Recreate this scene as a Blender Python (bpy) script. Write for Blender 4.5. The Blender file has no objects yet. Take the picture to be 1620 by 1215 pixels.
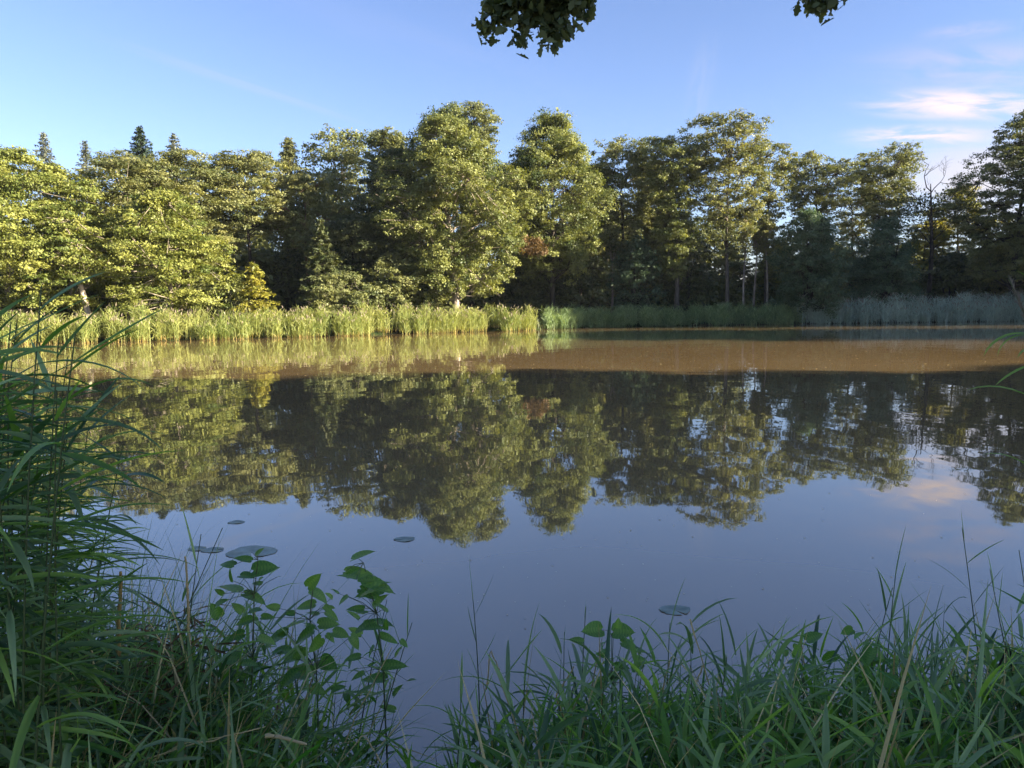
import bpy, math, random
import numpy as np
from mathutils import Vector, Matrix
R = math.radians
rng = np.random.default_rng(7)
random.seed(7)
scene = bpy.context.scene
C = scene.collection

# ------------------------------------------------------------------ camera
CAM_H = 2.0
PITCH, ROLL = 5.6, 0.85
cam_d = bpy.data.cameras.new('camera')
cam_d.lens = 27.0
cam_d.sensor_width = 36.0
cam_d.clip_start = 0.05
cam_d.clip_end = 6000
cam = bpy.data.objects.new('camera', cam_d)
C.objects.link(cam)
RM = Matrix.Rotation(R(90 - PITCH), 3, 'X') @ Matrix.Rotation(R(-ROLL), 3, 'Z')
cam.matrix_world = Matrix.Translation((0, 0, CAM_H)) @ RM.to_4x4()
scene.camera = cam

def at(px, py, D):
    d = RM @ Vector(((px - 810) / 1215, -(py - 607.5) / 1215, -1))
    return Vector((0, 0, CAM_H)) + d * (D / d.y)

# ------------------------------------------------------------------ light
SUN_EL = 17.0
SUN_BACK = 18.0            # degrees behind the camera's right hand
sd = Vector((math.cos(R(SUN_EL)) * math.cos(R(SUN_BACK)), -math.cos(R(SUN_EL)) * math.sin(R(SUN_BACK)), math.sin(R(SUN_EL))))
sun_d = bpy.data.lights.new('sun', 'SUN')
sun_d.energy = 5.0
sun_d.angle = R(0.5)
sun_d.color = (1.0, 0.89, 0.70)
sun = bpy.data.objects.new('sun', sun_d)
C.objects.link(sun)
sun.rotation_euler = sd.to_track_quat('Z', 'Y').to_euler()
sun.location = (60, -10, 40)

world = bpy.data.worlds.new("World")
scene.world = world
world.use_nodes = True
nt = world.node_tree
nt.nodes.clear()
wo = nt.nodes.new('ShaderNodeOutputWorld')
bg = nt.nodes.new('ShaderNodeBackground')
sky = nt.nodes.new('ShaderNodeTexSky')
sky.sky_type = 'NISHITA'
sky.sun_disc = False
sky.sun_elevation = R(SUN_EL)
sky.sun_rotation = math.atan2(sd.x, sd.y)
sky.air_density = 1.0
sky.dust_density = 0.25
sky.ozone_density = 3.0
sky.altitude = 100
bg.inputs['Strength'].default_value = 0.055

def N(tree, t, **kw):
    n = tree.nodes.new(t)
    for k, v in kw.items():
        setattr(n, k, v)
    return n

def cloud_dir(px, py):
    return (RM @ Vector(((px - 810) / 1215, -(py - 607.5) / 1215, -1))).normalized()

tc = N(nt, 'ShaderNodeTexCoord')
tintn = N(nt, 'ShaderNodeMix', data_type='RGBA', blend_type='MULTIPLY'); tintn.inputs[0].default_value = 1
tintn.inputs[7].default_value = (.96, .865, 1.0, 1)
nt.links.new(sky.outputs[0], tintn.inputs[6])
cur = tintn.outputs[2]
# wisps of cirrus: each an elongated soft patch on the sky sphere broken up by noise
WISPS = [  # centre px, py, half length deg, half width deg, tilt deg, strength, colour
    (1520, 165, 6.5, 1.15, -8, 1.0, (4.4, 3.6, 3.4)),
    (1455, 216, 5.0, .9, -6, 0.85, (4.2, 3.5, 3.4)),
    (1560, 105, 8.0, 1.8, -9, 0.45, (3.1, 2.75, 3.2)),
    (1530, 48, 3.0, 0.6, -4, 0.35, (3.0, 2.75, 3.2)),
    (1570, 290, 9.0, 4.2, -4, 0.8, (3.5, 3.15, 3.25)),
    (380, 130, 11.0, 0.55, -14, 0.22, (2.5, 2.7, 3.4)),
    (1110, 130, 1.1, 3.6, -10, 0.20, (2.5, 2.7, 3.4)),
    (640, 60, 14.0, 2.2, -16, 0.06, (2.5, 2.7, 3.4)),
]
for (px, py, hl, hw, tilt, st, col) in WISPS:
    d = cloud_dir(px, py)
    right = Vector((0, 0, 1)).cross(d).normalized() * -1
    up = d.cross(right).normalized() * -1
    if up.z < 0: up = -up
    ct, stt = math.cos(R(tilt)), math.sin(R(tilt))
    ax = right * ct + up * stt
    ay = up * ct - right * stt
    dx = N(nt, 'ShaderNodeVectorMath', operation='DOT_PRODUCT'); dx.inputs[1].default_value = ax / math.radians(hl)
    dy = N(nt, 'ShaderNodeVectorMath', operation='DOT_PRODUCT'); dy.inputs[1].default_value = ay / math.radians(hw)
    dz = N(nt, 'ShaderNodeVectorMath', operation='DOT_PRODUCT'); dz.inputs[1].default_value = d
    for q in (dx, dy, dz): nt.links.new(tc.outputs['Generated'], q.inputs[0])
    cmb = N(nt, 'ShaderNodeCombineXYZ')
    nt.links.new(dx.outputs['Value'], cmb.inputs[0]); nt.links.new(dy.outputs['Value'], cmb.inputs[1])
    nz = N(nt, 'ShaderNodeTexNoise'); nz.inputs['Scale'].default_value = 1.3; nz.inputs['Detail'].default_value = 9
    nz.inputs['Distortion'].default_value = 0.6; nz.inputs['Roughness'].default_value = 0.6
    offs = N(nt, 'ShaderNodeVectorMath', operation='ADD'); offs.inputs[1].default_value = (px * .013, py * .017, 0)
    nt.links.new(cmb.outputs[0], offs.inputs[0]); nt.links.new(offs.outputs[0], nz.inputs['Vector'])
    ln = N(nt, 'ShaderNodeVectorMath', operation='LENGTH'); nt.links.new(cmb.outputs[0], ln.inputs[0])
    mr = N(nt, 'ShaderNodeMapRange', interpolation_type='SMOOTHERSTEP')
    mr.inputs['From Min'].default_value = 1.25; mr.inputs['From Max'].default_value = 0.0
    nt.links.new(ln.outputs['Value'], mr.inputs['Value'])
    nm = N(nt, 'ShaderNodeMapRange', interpolation_type='SMOOTHSTEP')
    nm.inputs['From Min'].default_value = 0.33; nm.inputs['From Max'].default_value = 0.62
    nt.links.new(nz.outputs['Fac'], nm.inputs['Value'])
    m1 = N(nt, 'ShaderNodeMath', operation='MULTIPLY'); nt.links.new(mr.outputs[0], m1.inputs[0]); nt.links.new(nm.outputs[0], m1.inputs[1])
    gz = N(nt, 'ShaderNodeMath', operation='GREATER_THAN'); gz.inputs[1].default_value = 0.0; nt.links.new(dz.outputs['Value'], gz.inputs[0])
    m2 = N(nt, 'ShaderNodeMath', operation='MULTIPLY'); nt.links.new(m1.outputs[0], m2.inputs[0]); nt.links.new(gz.outputs[0], m2.inputs[1])
    m3 = N(nt, 'ShaderNodeMath', operation='MULTIPLY'); nt.links.new(m2.outputs[0], m3.inputs[0]); m3.inputs[1].default_value = st
    mx = N(nt, 'ShaderNodeMix', data_type='RGBA')
    nt.links.new(m3.outputs[0], mx.inputs[0]); nt.links.new(cur, mx.inputs[6]); mx.inputs[7].default_value = (*col, 1)
    cur = mx.outputs[2]
nt.links.new(cur, bg.inputs['Color'])
nt.links.new(bg.outputs[0], wo.inputs[0])

scene.view_settings.view_transform = 'Standard'
scene.view_settings.look = 'None'
scene.view_settings.gamma = 1.0
scene.view_settings.use_curve_mapping = False
scene.view_settings.exposure = 2.35
scene.cycles.max_bounces = 6
scene.cycles.diffuse_bounces = 3
scene.cycles.transmission_bounces = 3
scene.cycles.transparent_max_bounces = 8

# ------------------------------------------------------------------ materials
def new_mat(name):
    m = bpy.data.materials.new(name)
    m.use_nodes = True
    m.node_tree.nodes.clear()
    return m, m.node_tree

def leaf_mat(name, col, col2, trans=0.26, rough=0.5, spec=0.3, tcol=None):
    """col..col2 mixed by the 'tint' attribute each leaf carries"""
    m, t = new_mat(name)
    out = N(t, 'ShaderNodeOutputMaterial')
    at_ = N(t, 'ShaderNodeAttribute', attribute_name='tint')
    mx = N(t, 'ShaderNodeMix', data_type='RGBA')
    mx.inputs[6].default_value = (*col, 1); mx.inputs[7].default_value = (*col2, 1)
    t.links.new(at_.outputs['Fac'], mx.inputs[0])
    p = N(t, 'ShaderNodeBsdfPrincipled')
    p.inputs['Roughness'].default_value = rough
    p.inputs['Specular IOR Level'].default_value = spec
    t.links.new(mx.outputs[2], p.inputs['Base Color'])
    tr = N(t, 'ShaderNodeBsdfTranslucent')
    hs = N(t, 'ShaderNodeMix', data_type='RGBA', blend_type='MULTIPLY'); hs.inputs[0].default_value = 1
    hs.inputs[7].default_value = (*(tcol or (1.9, 1.8, 0.7)), 1)
    t.links.new(mx.outputs[2], hs.inputs[6]); t.links.new(hs.outputs[2], tr.inputs['Color'])
    ms = N(t, 'ShaderNodeMixShader'); ms.inputs[0].default_value = trans
    t.links.new(p.outputs[0], ms.inputs[1]); t.links.new(tr.outputs[0], ms.inputs[2])
    t.links.new(ms.outputs[0], out.inputs[0])
    return m

def bark_mat(name, c1, c2, scale=6):
    m, t = new_mat(name)
    out = N(t, 'ShaderNodeOutputMaterial')
    tc = N(t, 'ShaderNodeTexCoord')
    mp = N(t, 'ShaderNodeMapping'); mp.inputs['Scale'].default_value = (1, 1, 0.25)
    nz = N(t, 'ShaderNodeTexNoise'); nz.inputs['Scale'].default_value = scale; nz.inputs['Detail'].default_value = 5
    t.links.new(tc.outputs['Object'], mp.inputs[0]); t.links.new(mp.outputs[0], nz.inputs['Vector'])
    cr = N(t, 'ShaderNodeValToRGB')
    cr.color_ramp.elements[0].position = .35; cr.color_ramp.elements[0].color = (*c1, 1)
    cr.color_ramp.elements[1].position = .65; cr.color_ramp.elements[1].color = (*c2, 1)
    t.links.new(nz.outputs['Fac'], cr.inputs[0])
    p = N(t, 'ShaderNodeBsdfPrincipled'); p.inputs['Roughness'].default_value = .9; p.inputs['Specular IOR Level'].default_value = .2
    bp = N(t, 'ShaderNodeBump'); bp.inputs['Strength'].default_value = .5; bp.inputs['Distance'].default_value = .02
    t.links.new(nz.outputs['Fac'], bp.inputs['Height']); t.links.new(bp.outputs[0], p.inputs['Normal'])
    t.links.new(cr.outputs[0], p.inputs['Base Color']); t.links.new(p.outputs[0], out.inputs[0])
    return m

M = {
 'yellow': leaf_mat('beech_leaves', (.085, .115, .024), (.26, .265, .065)),
 'olive': leaf_mat('olive_leaves', (.075, .095, .034), (.25, .245, .09)),
 'oak': leaf_mat('oak_leaves', (.065, .09, .028), (.24, .25, .075)),
 'green': leaf_mat('ash_leaves', (.07, .09, .03), (.22, .225, .085)),
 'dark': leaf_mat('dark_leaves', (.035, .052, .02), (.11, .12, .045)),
 'willow': leaf_mat('willow_leaves', (.055, .09, .045), (.15, .20, .10), tcol=(1.2, 1.4, .8)),
 'rusty': leaf_mat('rusty_leaves', (.10, .07, .03), (.24, .145, .07)),
 'gold': leaf_mat('golden_leaves', (.13, .15, .022), (.33, .29, .05)),
 'needle': leaf_mat('needles', (.020, .040, .022), (.048, .070, .038), trans=.1),
 'hazyneedle': leaf_mat('hazy_needles', (.08, .10, .075), (.18, .19, .14), trans=.2),  # hazy distance put into the needle colour
 'bark': bark_mat('grey_bark', (.05, .042, .033), (.13, .11, .085)),
 'palebark': bark_mat('pale_bark', (.15, .12, .09), (.42, .35, .27), 4),
 'darkbark': bark_mat('dark_bark', (.022, .018, .014), (.06, .048, .036)),
 'pinkbark': bark_mat('reddish_bark', (.13, .075, .05), (.30, .19, .13)),
 'reed': leaf_mat('reed_leaves', (.13, .18, .045), (.36, .36, .12), trans=.3),
 'reedbase': leaf_mat('reed_stalks', (.30, .20, .06), (.46, .33, .12), trans=.15),
 'reedplume': leaf_mat('reed_plumes', (.20, .16, .11), (.34, .28, .20), trans=.3, tcol=(1.2, 1.1, 1)),
 'bluereed': leaf_mat('bluish_reed_leaves', (.20, .27, .20), (.60, .68, .54), trans=.2, tcol=(1.2, 1.3, .9)),
 'sedge': leaf_mat('sedge_leaves', (.08, .14, .06), (.32, .40, .20), trans=.3),
 'grass': leaf_mat('grass_blades', (.06, .14, .025), (.32, .46, .11), trans=.42, rough=.45, spec=.35, tcol=(1.2, 1.5, .5)),
 'bluegrass': leaf_mat('bluish_grass_blades', (.05, .11, .04), (.34, .44, .20), trans=.4, rough=.42, spec=.4, tcol=(1.1, 1.4, .7)),
 'straw': leaf_mat('dry_straw', (.30, .23, .11), (.72, .60, .36), trans=.3, rough=.7, spec=.2),
 'deadleaf': leaf_mat('dead_leaves', (.08, .05, .03), (.26, .165, .08), trans=.1, rough=.8, spec=.1),
 'fresh': leaf_mat('fresh_leaves', (.06, .17, .03), (.26, .38, .09), trans=.4, rough=.4, spec=.4, tcol=(1.5, 1.8, .5)),
 'stem': leaf_mat('green_stems', (.06, .10, .03), (.12, .14, .06), trans=.1),
 'herb': leaf_mat('herb_leaves', (.07, .18, .03), (.17, .32, .06), trans=.35),
}

# ------------------------------------------------------------------ mesh helpers
def build(name, V, F, mat, parent=None, tint=None, smooth=False, loc=None):
    """V (n,3), F (m,k) with one polygon size or a list of such arrays"""
    Fs = F if isinstance(F, list) else [F]
    Fs = [np.asarray(f, dtype=np.int32) for f in Fs if len(f)]
    me = bpy.data.meshes.new(name)
    V = np.asarray(V, dtype=np.float32)
    me.vertices.add(len(V)); me.vertices.foreach_set('co', V.ravel())
    loops = np.concatenate([f.ravel() for f in Fs])
    tot = np.concatenate([np.full(len(f), f.shape[1], dtype=np.int32) for f in Fs])
    start = np.concatenate([[0], np.cumsum(tot)[:-1]]).astype(np.int32)
    me.loops.add(len(loops)); me.loops.foreach_set('vertex_index', loops)
    me.polygons.add(len(tot)); me.polygons.foreach_set('loop_start', start); me.polygons.foreach_set('loop_total', tot)
    if smooth: me.polygons.foreach_set('use_smooth', np.ones(len(tot), dtype=bool))
    if tint is not None:
        a = me.attributes.new('tint', 'FLOAT', 'FACE'); a.data.foreach_set('value', np.asarray(tint, dtype=np.float32))
    me.update(); me.validate()
    me.materials.append(mat)
    o = bpy.data.objects.new(name, me); C.objects.link(o)
    if parent: o.parent = parent
    if loc is not None: o.location = loc
    return o

def tag(o, label=None, cat=None, group=None, kind=None):
    if label: o['label'] = label
    if cat: o['category'] = cat
    if group: o['group'] = group
    if kind: o['kind'] = kind
    return o

def thing(name, label, cat, loc=(0, 0, 0), group=None):
    o = bpy.data.objects.new(name, None); C.objects.link(o)
    o.location = loc; o.empty_display_size = .3
    return tag(o, label, cat, group)

class MB:
    """collects tubes and blades into one mesh"""
    def __init__(s): s.V = []; s.F4 = []; s.F3 = []; s.T4 = []; s.T3 = []; s.n = 0
    def add(s, V, F4, t=0.5):
        V = np.asarray(V, float); F4 = np.asarray(F4, int)
        s.V.append(V); s.F4.append(F4 + s.n); s.n += len(V)
        s.T4.append(np.full(len(F4), t) if np.isscalar(t) else np.asarray(t))
    def tube(s, pts, rad, sides=6, t=0.5, cap=True):
        pts = np.asarray(pts, float); k = len(pts)
        rad = np.broadcast_to(np.asarray(rad, float), (k,))
        tan = np.gradient(pts, axis=0); tan /= np.linalg.norm(tan, axis=1)[:, None] + 1e-9
        ref = np.array([0, 0, 1.0]) if abs(tan[0][2]) < .9 else np.array([1.0, 0, 0])
        V = []
        for i in range(k):
            a = np.cross(tan[i], ref); a /= np.linalg.norm(a) + 1e-9; b = np.cross(tan[i], a)
            ref = np.cross(a, tan[i])
            th = np.arange(sides) * 2 * math.pi / sides
            V.append(pts[i] + rad[i] * (np.cos(th)[:, None] * a + np.sin(th)[:, None] * b))
        V = np.concatenate(V)
        F = []
        for i in range(k - 1):
            for j in range(sides):
                j2 = (j + 1) % sides
                F.append((i * sides + j, i * sides + j2, (i + 1) * sides + j2, (i + 1) * sides + j))
        s.add(V, F, t)
    def build(s, name, mat, parent=None, smooth=True):
        return build(name, np.concatenate(s.V), np.concatenate(s.F4), mat, parent, np.concatenate(s.T4), smooth)

def leaves(P, Nn, size, aspect=0.62, jit=0.35):
    """rhombic leaves at P with normals Nn"""
    n = len(P)
    Nn = Nn / (np.linalg.norm(Nn, axis=1)[:, None] + 1e-9)
    r = rng.normal(size=(n, 3))
    T = np.cross(Nn, r); T /= np.linalg.norm(T, axis=1)[:, None] + 1e-9
    B = np.cross(Nn, T)
    L = size * (1 + jit * rng.normal(size=n)).clip(.45, 1.9)
    L = L[:, None]; W = L * aspect
    V = np.stack([P - T * L * .5, P - B * W * .5 + T * L * .08, P + T * L * .5, P + B * W * .5 + T * L * .08], axis=1).reshape(-1, 3)
    F = np.arange(4 * n).reshape(n, 4)
    return V, F

def blades(base, az, length, width, lean, bend, segs=5, twist=0.0, fold=0.25, kink=0.0):
    """vectorised arching grass blades, 3 verts across so that they are V-shaped"""
    n = len(base)
    s = np.linspace(0, 1, segs + 1)
    th = lean[:, None] + bend[:, None] * s[None, :] ** 1.4
    if kink:
        kp = rng.uniform(.3, .85, n)[:, None]; ka = np.where(rng.random(n) < kink, rng.uniform(.7, 2.2, n), 0)[:, None]
        th = th + ka * (s[None, :] > kp)
    ds = length[:, None] / segs
    hx = np.concatenate([np.zeros((n, 1)), np.cumsum(np.sin((th[:, 1:] + th[:, :-1]) / 2) * ds, axis=1)], axis=1)
    hz = np.concatenate([np.zeros((n, 1)), np.cumsum(np.cos((th[:, 1:] + th[:, :-1]) / 2) * ds, axis=1)], axis=1)
    da = np.stack([np.cos(az), np.sin(az), np.zeros(n)], axis=1)
    P = base[:, None, :] + da[:, None, :] * hx[..., None] + np.array([0, 0, 1.0]) * hz[..., None]
    tan = da[:, None, :] * np.sin(th)[..., None] + np.array([0, 0, 1.0]) * np.cos(th)[..., None]
    side = np.stack([-np.sin(az), np.cos(az), np.zeros(n)], axis=1)[:, None, :]
    tw = (twist * rng.normal(size=n))[:, None, None] * s[None, :, None] + (rng.normal(size=n) * twist * .6)[:, None, None]
    nor = np.cross(tan, np.broadcast_to(side, tan.shape))
    sd_ = side * np.cos(tw) + nor * np.sin(tw)
    nn = np.cross(tan, sd_)
    prof = np.minimum(1, .35 + 3 * s) * (1 - s ** 2.2) ** .8 + .02
    w = width[:, None, None] * prof[None, :, None] * .5
    Vl = P - sd_ * w + nn * w * fold * 2; Vc = P; Vr = P + sd_ * w + nn * w * fold * 2
    V = np.stack([Vl, Vc, Vr], axis=2).reshape(-1, 3)
    k = (segs + 1) * 3
    f = []
    for i in range(segs):
        for j in range(2):
            a = i * 3 + j
            f.append((a, a + 1, a + 4, a + 3))
    f = np.array(f)
    F = (f[None] + (np.arange(n) * k)[:, None, None]).reshape(-1, 4)
    return V, F, len(f)

# ------------------------------------------------------------------ terrain and water
SHORE = [(-140, 30), (-75, 46), (-45, 52.5), (-36, 54.5), (-27, 56.5), (-20, 59.5), (-14, 62.5), (-8, 66), (-3, 68.5), (2, 70.3),
         (3.5, 74.5), (10, 77.5), (17, 79), (30, 79), (44, 78), (56, 77), (66, 72), (70, 50), (66, 30), (56, 20), (42, 13.5),
         (25, 9.5), (13, 6), (7, 3.9), (4, 3.3), (2.2, 3.05), (1.0, 2.95), (0.2, 2.9), (-0.25, 2.3), (-0.6, 2.2), (-1.0, 2.9), (-1.6, 3.4), (-2.6, 3.7), (-4.0, 4.0),
         (-7, 5.2), (-14, 7), (-30, 9), (-60, 8), (-140, -10)]
SH = np.array(SHORE, float)
def shore_dist(X, Y):
    """signed distance to the shore line, positive inside the pond"""
    shp = X.shape; X = X.ravel(); Y = Y.ravel()
    A = SH; B = np.roll(SH, -1, axis=0)
    best = np.full(X.shape, 1e9); inside = np.zeros(X.shape, bool)
    for (ax, ay), (bx, by) in zip(A, B):
        dx, dy = bx - ax, by - ay
        t = ((X - ax) * dx + (Y - ay) * dy) / (dx * dx + dy * dy); t = t.clip(0, 1)
        best = np.minimum(best, np.hypot(X - ax - t * dx, Y - ay - t * dy))
        cond = ((ay > Y) != (by > Y))
        xi = (bx - ax) * (Y - ay) / (by - ay + 1e-12) + ax
        inside ^= cond & (X < xi)
    return np.where(inside, best, -best).reshape(shp)

def wob(X, Y, s, seed):
    r = np.random.default_rng(seed); o = np.zeros_like(X, dtype=float)
    for i in range(5):
        a, b, p = r.normal(size=3) * (1 + i * .7) * s
        o += np.sin(a * X + b * Y + p * 10 + i) / (1 + i * .6)
    return o / 3
def ground_z(X, Y):
    X = np.asarray(X, float); Y = np.asarray(Y, float)
    d = shore_dist(X, Y)
    out = np.clip(-d, 0, None)
    z = np.where(d > 0, -np.minimum(1.2, d * .5) - .02, .34 * (1 - np.exp(-out * 1.6)) + .012 * np.minimum(out, 60))
    z = z + np.where(d < 0, wob(X, Y, .25, 3) * .12 * np.clip(out * .2, 0, 1) + wob(X, Y, 3, 5) * .03, 0)
    return z

def axis(core0, core1, step, far, grow=1.18):
    a = list(np.arange(core0, core1 + step / 2, step))
    s = step
    x = a[-1]
    while x < far: s *= grow; x += s; a.append(x)
    s = step; x = a[0]
    lo = []
    while x > -far: s *= grow; x -= s; lo.append(x)
    return np.array(lo[::-1] + a)
gx = axis(-6, 6, .2, 2500, 1.07); gy = axis(-1, 6, .2, 2500, 1.055)
GX, GY = np.meshgrid(gx, gy)
GZ = ground_z(GX, GY)
nV = np.stack([GX, GY, GZ], -1).reshape(-1, 3)
nx, ny = len(gx), len(gy)
ii, jj = np.meshgrid(np.arange(nx - 1), np.arange(ny - 1))
i0 = (jj * nx + ii).ravel()
gF = np.stack([i0, i0 + 1, i0 + nx + 1, i0 + nx], 1)

m, t = new_mat('forest_floor')
out = N(t, 'ShaderNodeOutputMaterial'); tcn = N(t, 'ShaderNodeTexCoord')
n1 = N(t, 'ShaderNodeTexNoise'); n1.inputs['Scale'].default_value = 3.0; n1.inputs['Detail'].default_value = 8
n2 = N(t, 'ShaderNodeTexNoise'); n2.inputs['Scale'].default_value = .35; n2.inputs['Detail'].default_value = 4
t.links.new(tcn.outputs['Object'], n1.inputs['Vector']); t.links.new(tcn.outputs['Object'], n2.inputs['Vector'])
c1 = N(t, 'ShaderNodeValToRGB'); e = c1.color_ramp.elements
e[0].position = .35; e[0].color = (.018, .014, .009, 1); e[1].position = .7; e[1].color = (.065, .050, .028, 1)
c2 = N(t, 'ShaderNodeValToRGB'); e = c2.color_ramp.elements
e[0].position = .35; e[0].color = (.022, .035, .012, 1); e[1].position = .7; e[1].color = (.05, .07, .02, 1)
t.links.new(n1.outputs['Fac'], c1.inputs[0]); t.links.new(n1.outputs['Fac'], c2.inputs[0])
mr = N(t, 'ShaderNodeMapRange'); mr.inputs['From Min'].default_value = .42; mr.inputs['From Max'].default_value = .58
t.links.new(n2.outputs['Fac'], mr.inputs['Value'])
mx = N(t, 'ShaderNodeMix', data_type='RGBA'); t.links.new(mr.outputs[0], mx.inputs[0]); t.links.new(c1.outputs[0], mx.inputs[6]); t.links.new(c2.outputs[0], mx.inputs[7])
p = N(t, 'ShaderNodeBsdfPrincipled'); p.inputs['Roughness'].default_value = .95; p.inputs['Specular IOR Level'].default_value = .1
bp = N(t, 'ShaderNodeBump'); bp.inputs['Strength'].default_value = .8; bp.inputs['Distance'].default_value = .05
t.links.new(n1.outputs['Fac'], bp.inputs['Height']); t.links.new(bp.outputs[0], p.inputs['Normal'])
t.links.new(mx.outputs[2], p.inputs['Base Color']); t.links.new(p.outputs[0], out.inputs[0])
g = build('ground', nV, gF, m, smooth=True); tag(g, kind='structure')

# water: muddy, calm
m, t = new_mat('muddy_water')
out = N(t, 'ShaderNodeOutputMaterial'); tcn = N(t, 'ShaderNodeTexCoord')
mud = N(t, 'ShaderNodeTexNoise'); mud.inputs['Scale'].default_value = .12; mud.inputs['Detail'].default_value = 4
t.links.new(tcn.outputs['Object'], mud.inputs['Vector'])
mc = N(t, 'ShaderNodeValToRGB'); e = mc.color_ramp.elements
e[0].position = .35; e[0].color = (.185, .124, .056, 1); e[1].position = .7; e[1].color = (.225, .152, .07, 1)
t.links.new(mud.outputs['Fac'], mc.inputs[0])
dif = N(t, 'ShaderNodeBsdfDiffuse'); t.links.new(mc.outputs[0], dif.inputs['Color'])
gl = N(t, 'ShaderNodeBsdfGlossy'); gl.inputs['Roughness'].default_value = .018; gl.inputs['Color'].default_value = (1, 1, 1, 1)
fr = N(t, 'ShaderNodeFresnel'); fr.inputs['IOR'].default_value = 2.35
def ripple(scale, dist, stretch):
    mp = N(t, 'ShaderNodeMapping'); mp.inputs['Scale'].default_value = stretch
    t.links.new(tcn.outputs['Object'], mp.inputs[0])
    w = N(t, 'ShaderNodeTexNoise'); w.inputs['Scale'].default_value = scale; w.inputs['Detail'].default_value = 2
    t.links.new(mp.outputs[0], w.inputs['Vector'])
    b = N(t, 'ShaderNodeBump'); b.inputs['Strength'].default_value = 1; b.inputs['Distance'].default_value = dist
    t.links.new(w.outputs['Fac'], b.inputs['Height'])
    return b
b1 = ripple(1.3, .0035, (1, .6, 1)); b2 = ripple(.28, .010, (1, .8, 1))
t.links.new(b1.outputs[0], b2.inputs['Normal'])
t.links.new(b2.outputs[0], gl.inputs['Normal'])
ms = N(t, 'ShaderNodeMixShader'); t.links.new(fr.outputs[0], ms.inputs[0]); t.links.new(dif.outputs[0], ms.inputs[1]); t.links.new(gl.outputs[0], ms.inputs[2])
t.links.new(ms.outputs[0], out.inputs[0])
wx = np.linspace(-150, 72, 40); wy = np.linspace(-12, 82, 30)
WX, WY = np.meshgrid(wx, wy); 
i0 = (np.meshgrid(np.arange(39), np.arange(29))[1] * 40 + np.meshgrid(np.arange(39), np.arange(29))[0]).ravel()
w = build('water', np.stack([WX, WY, WX * 0], -1).reshape(-1, 3), np.stack([i0, i0 + 1, i0 + 41, i0 + 40], 1), m)
tag(w, kind='structure')

# ------------------------------------------------------------------ trees
def crown_radius(kind, t):
    """relative radius over relative height t (0 at crown bottom, 1 at top)"""
    if kind == 'round': return np.sqrt(np.clip(1 - ((t - .45) / .56) ** 2, 0, 1))
    if kind == 'oak': return np.clip(np.sqrt(np.clip(1 - ((t - .38) / .63) ** 2, 0, 1)), 0, 1) * (1 - .15 * np.sin(t * 9))
    if kind == 'tall': return np.sqrt(np.clip(1 - ((t - .6) / .62) ** 2, 0, 1)) * (.55 + .45 * t)
    if kind == 'cone': return (1 - t) ** .8 * .95 + .05
    if kind == 'beech': return np.sqrt(np.clip(1 - ((t - .25) / .76) ** 2, 0, 1))
    if kind == 'vase': return np.sqrt(np.clip(1 - ((t - .72) / .74) ** 2, 0, 1)) * (.35 + .65 * t)
    return np.ones_like(t)

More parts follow.
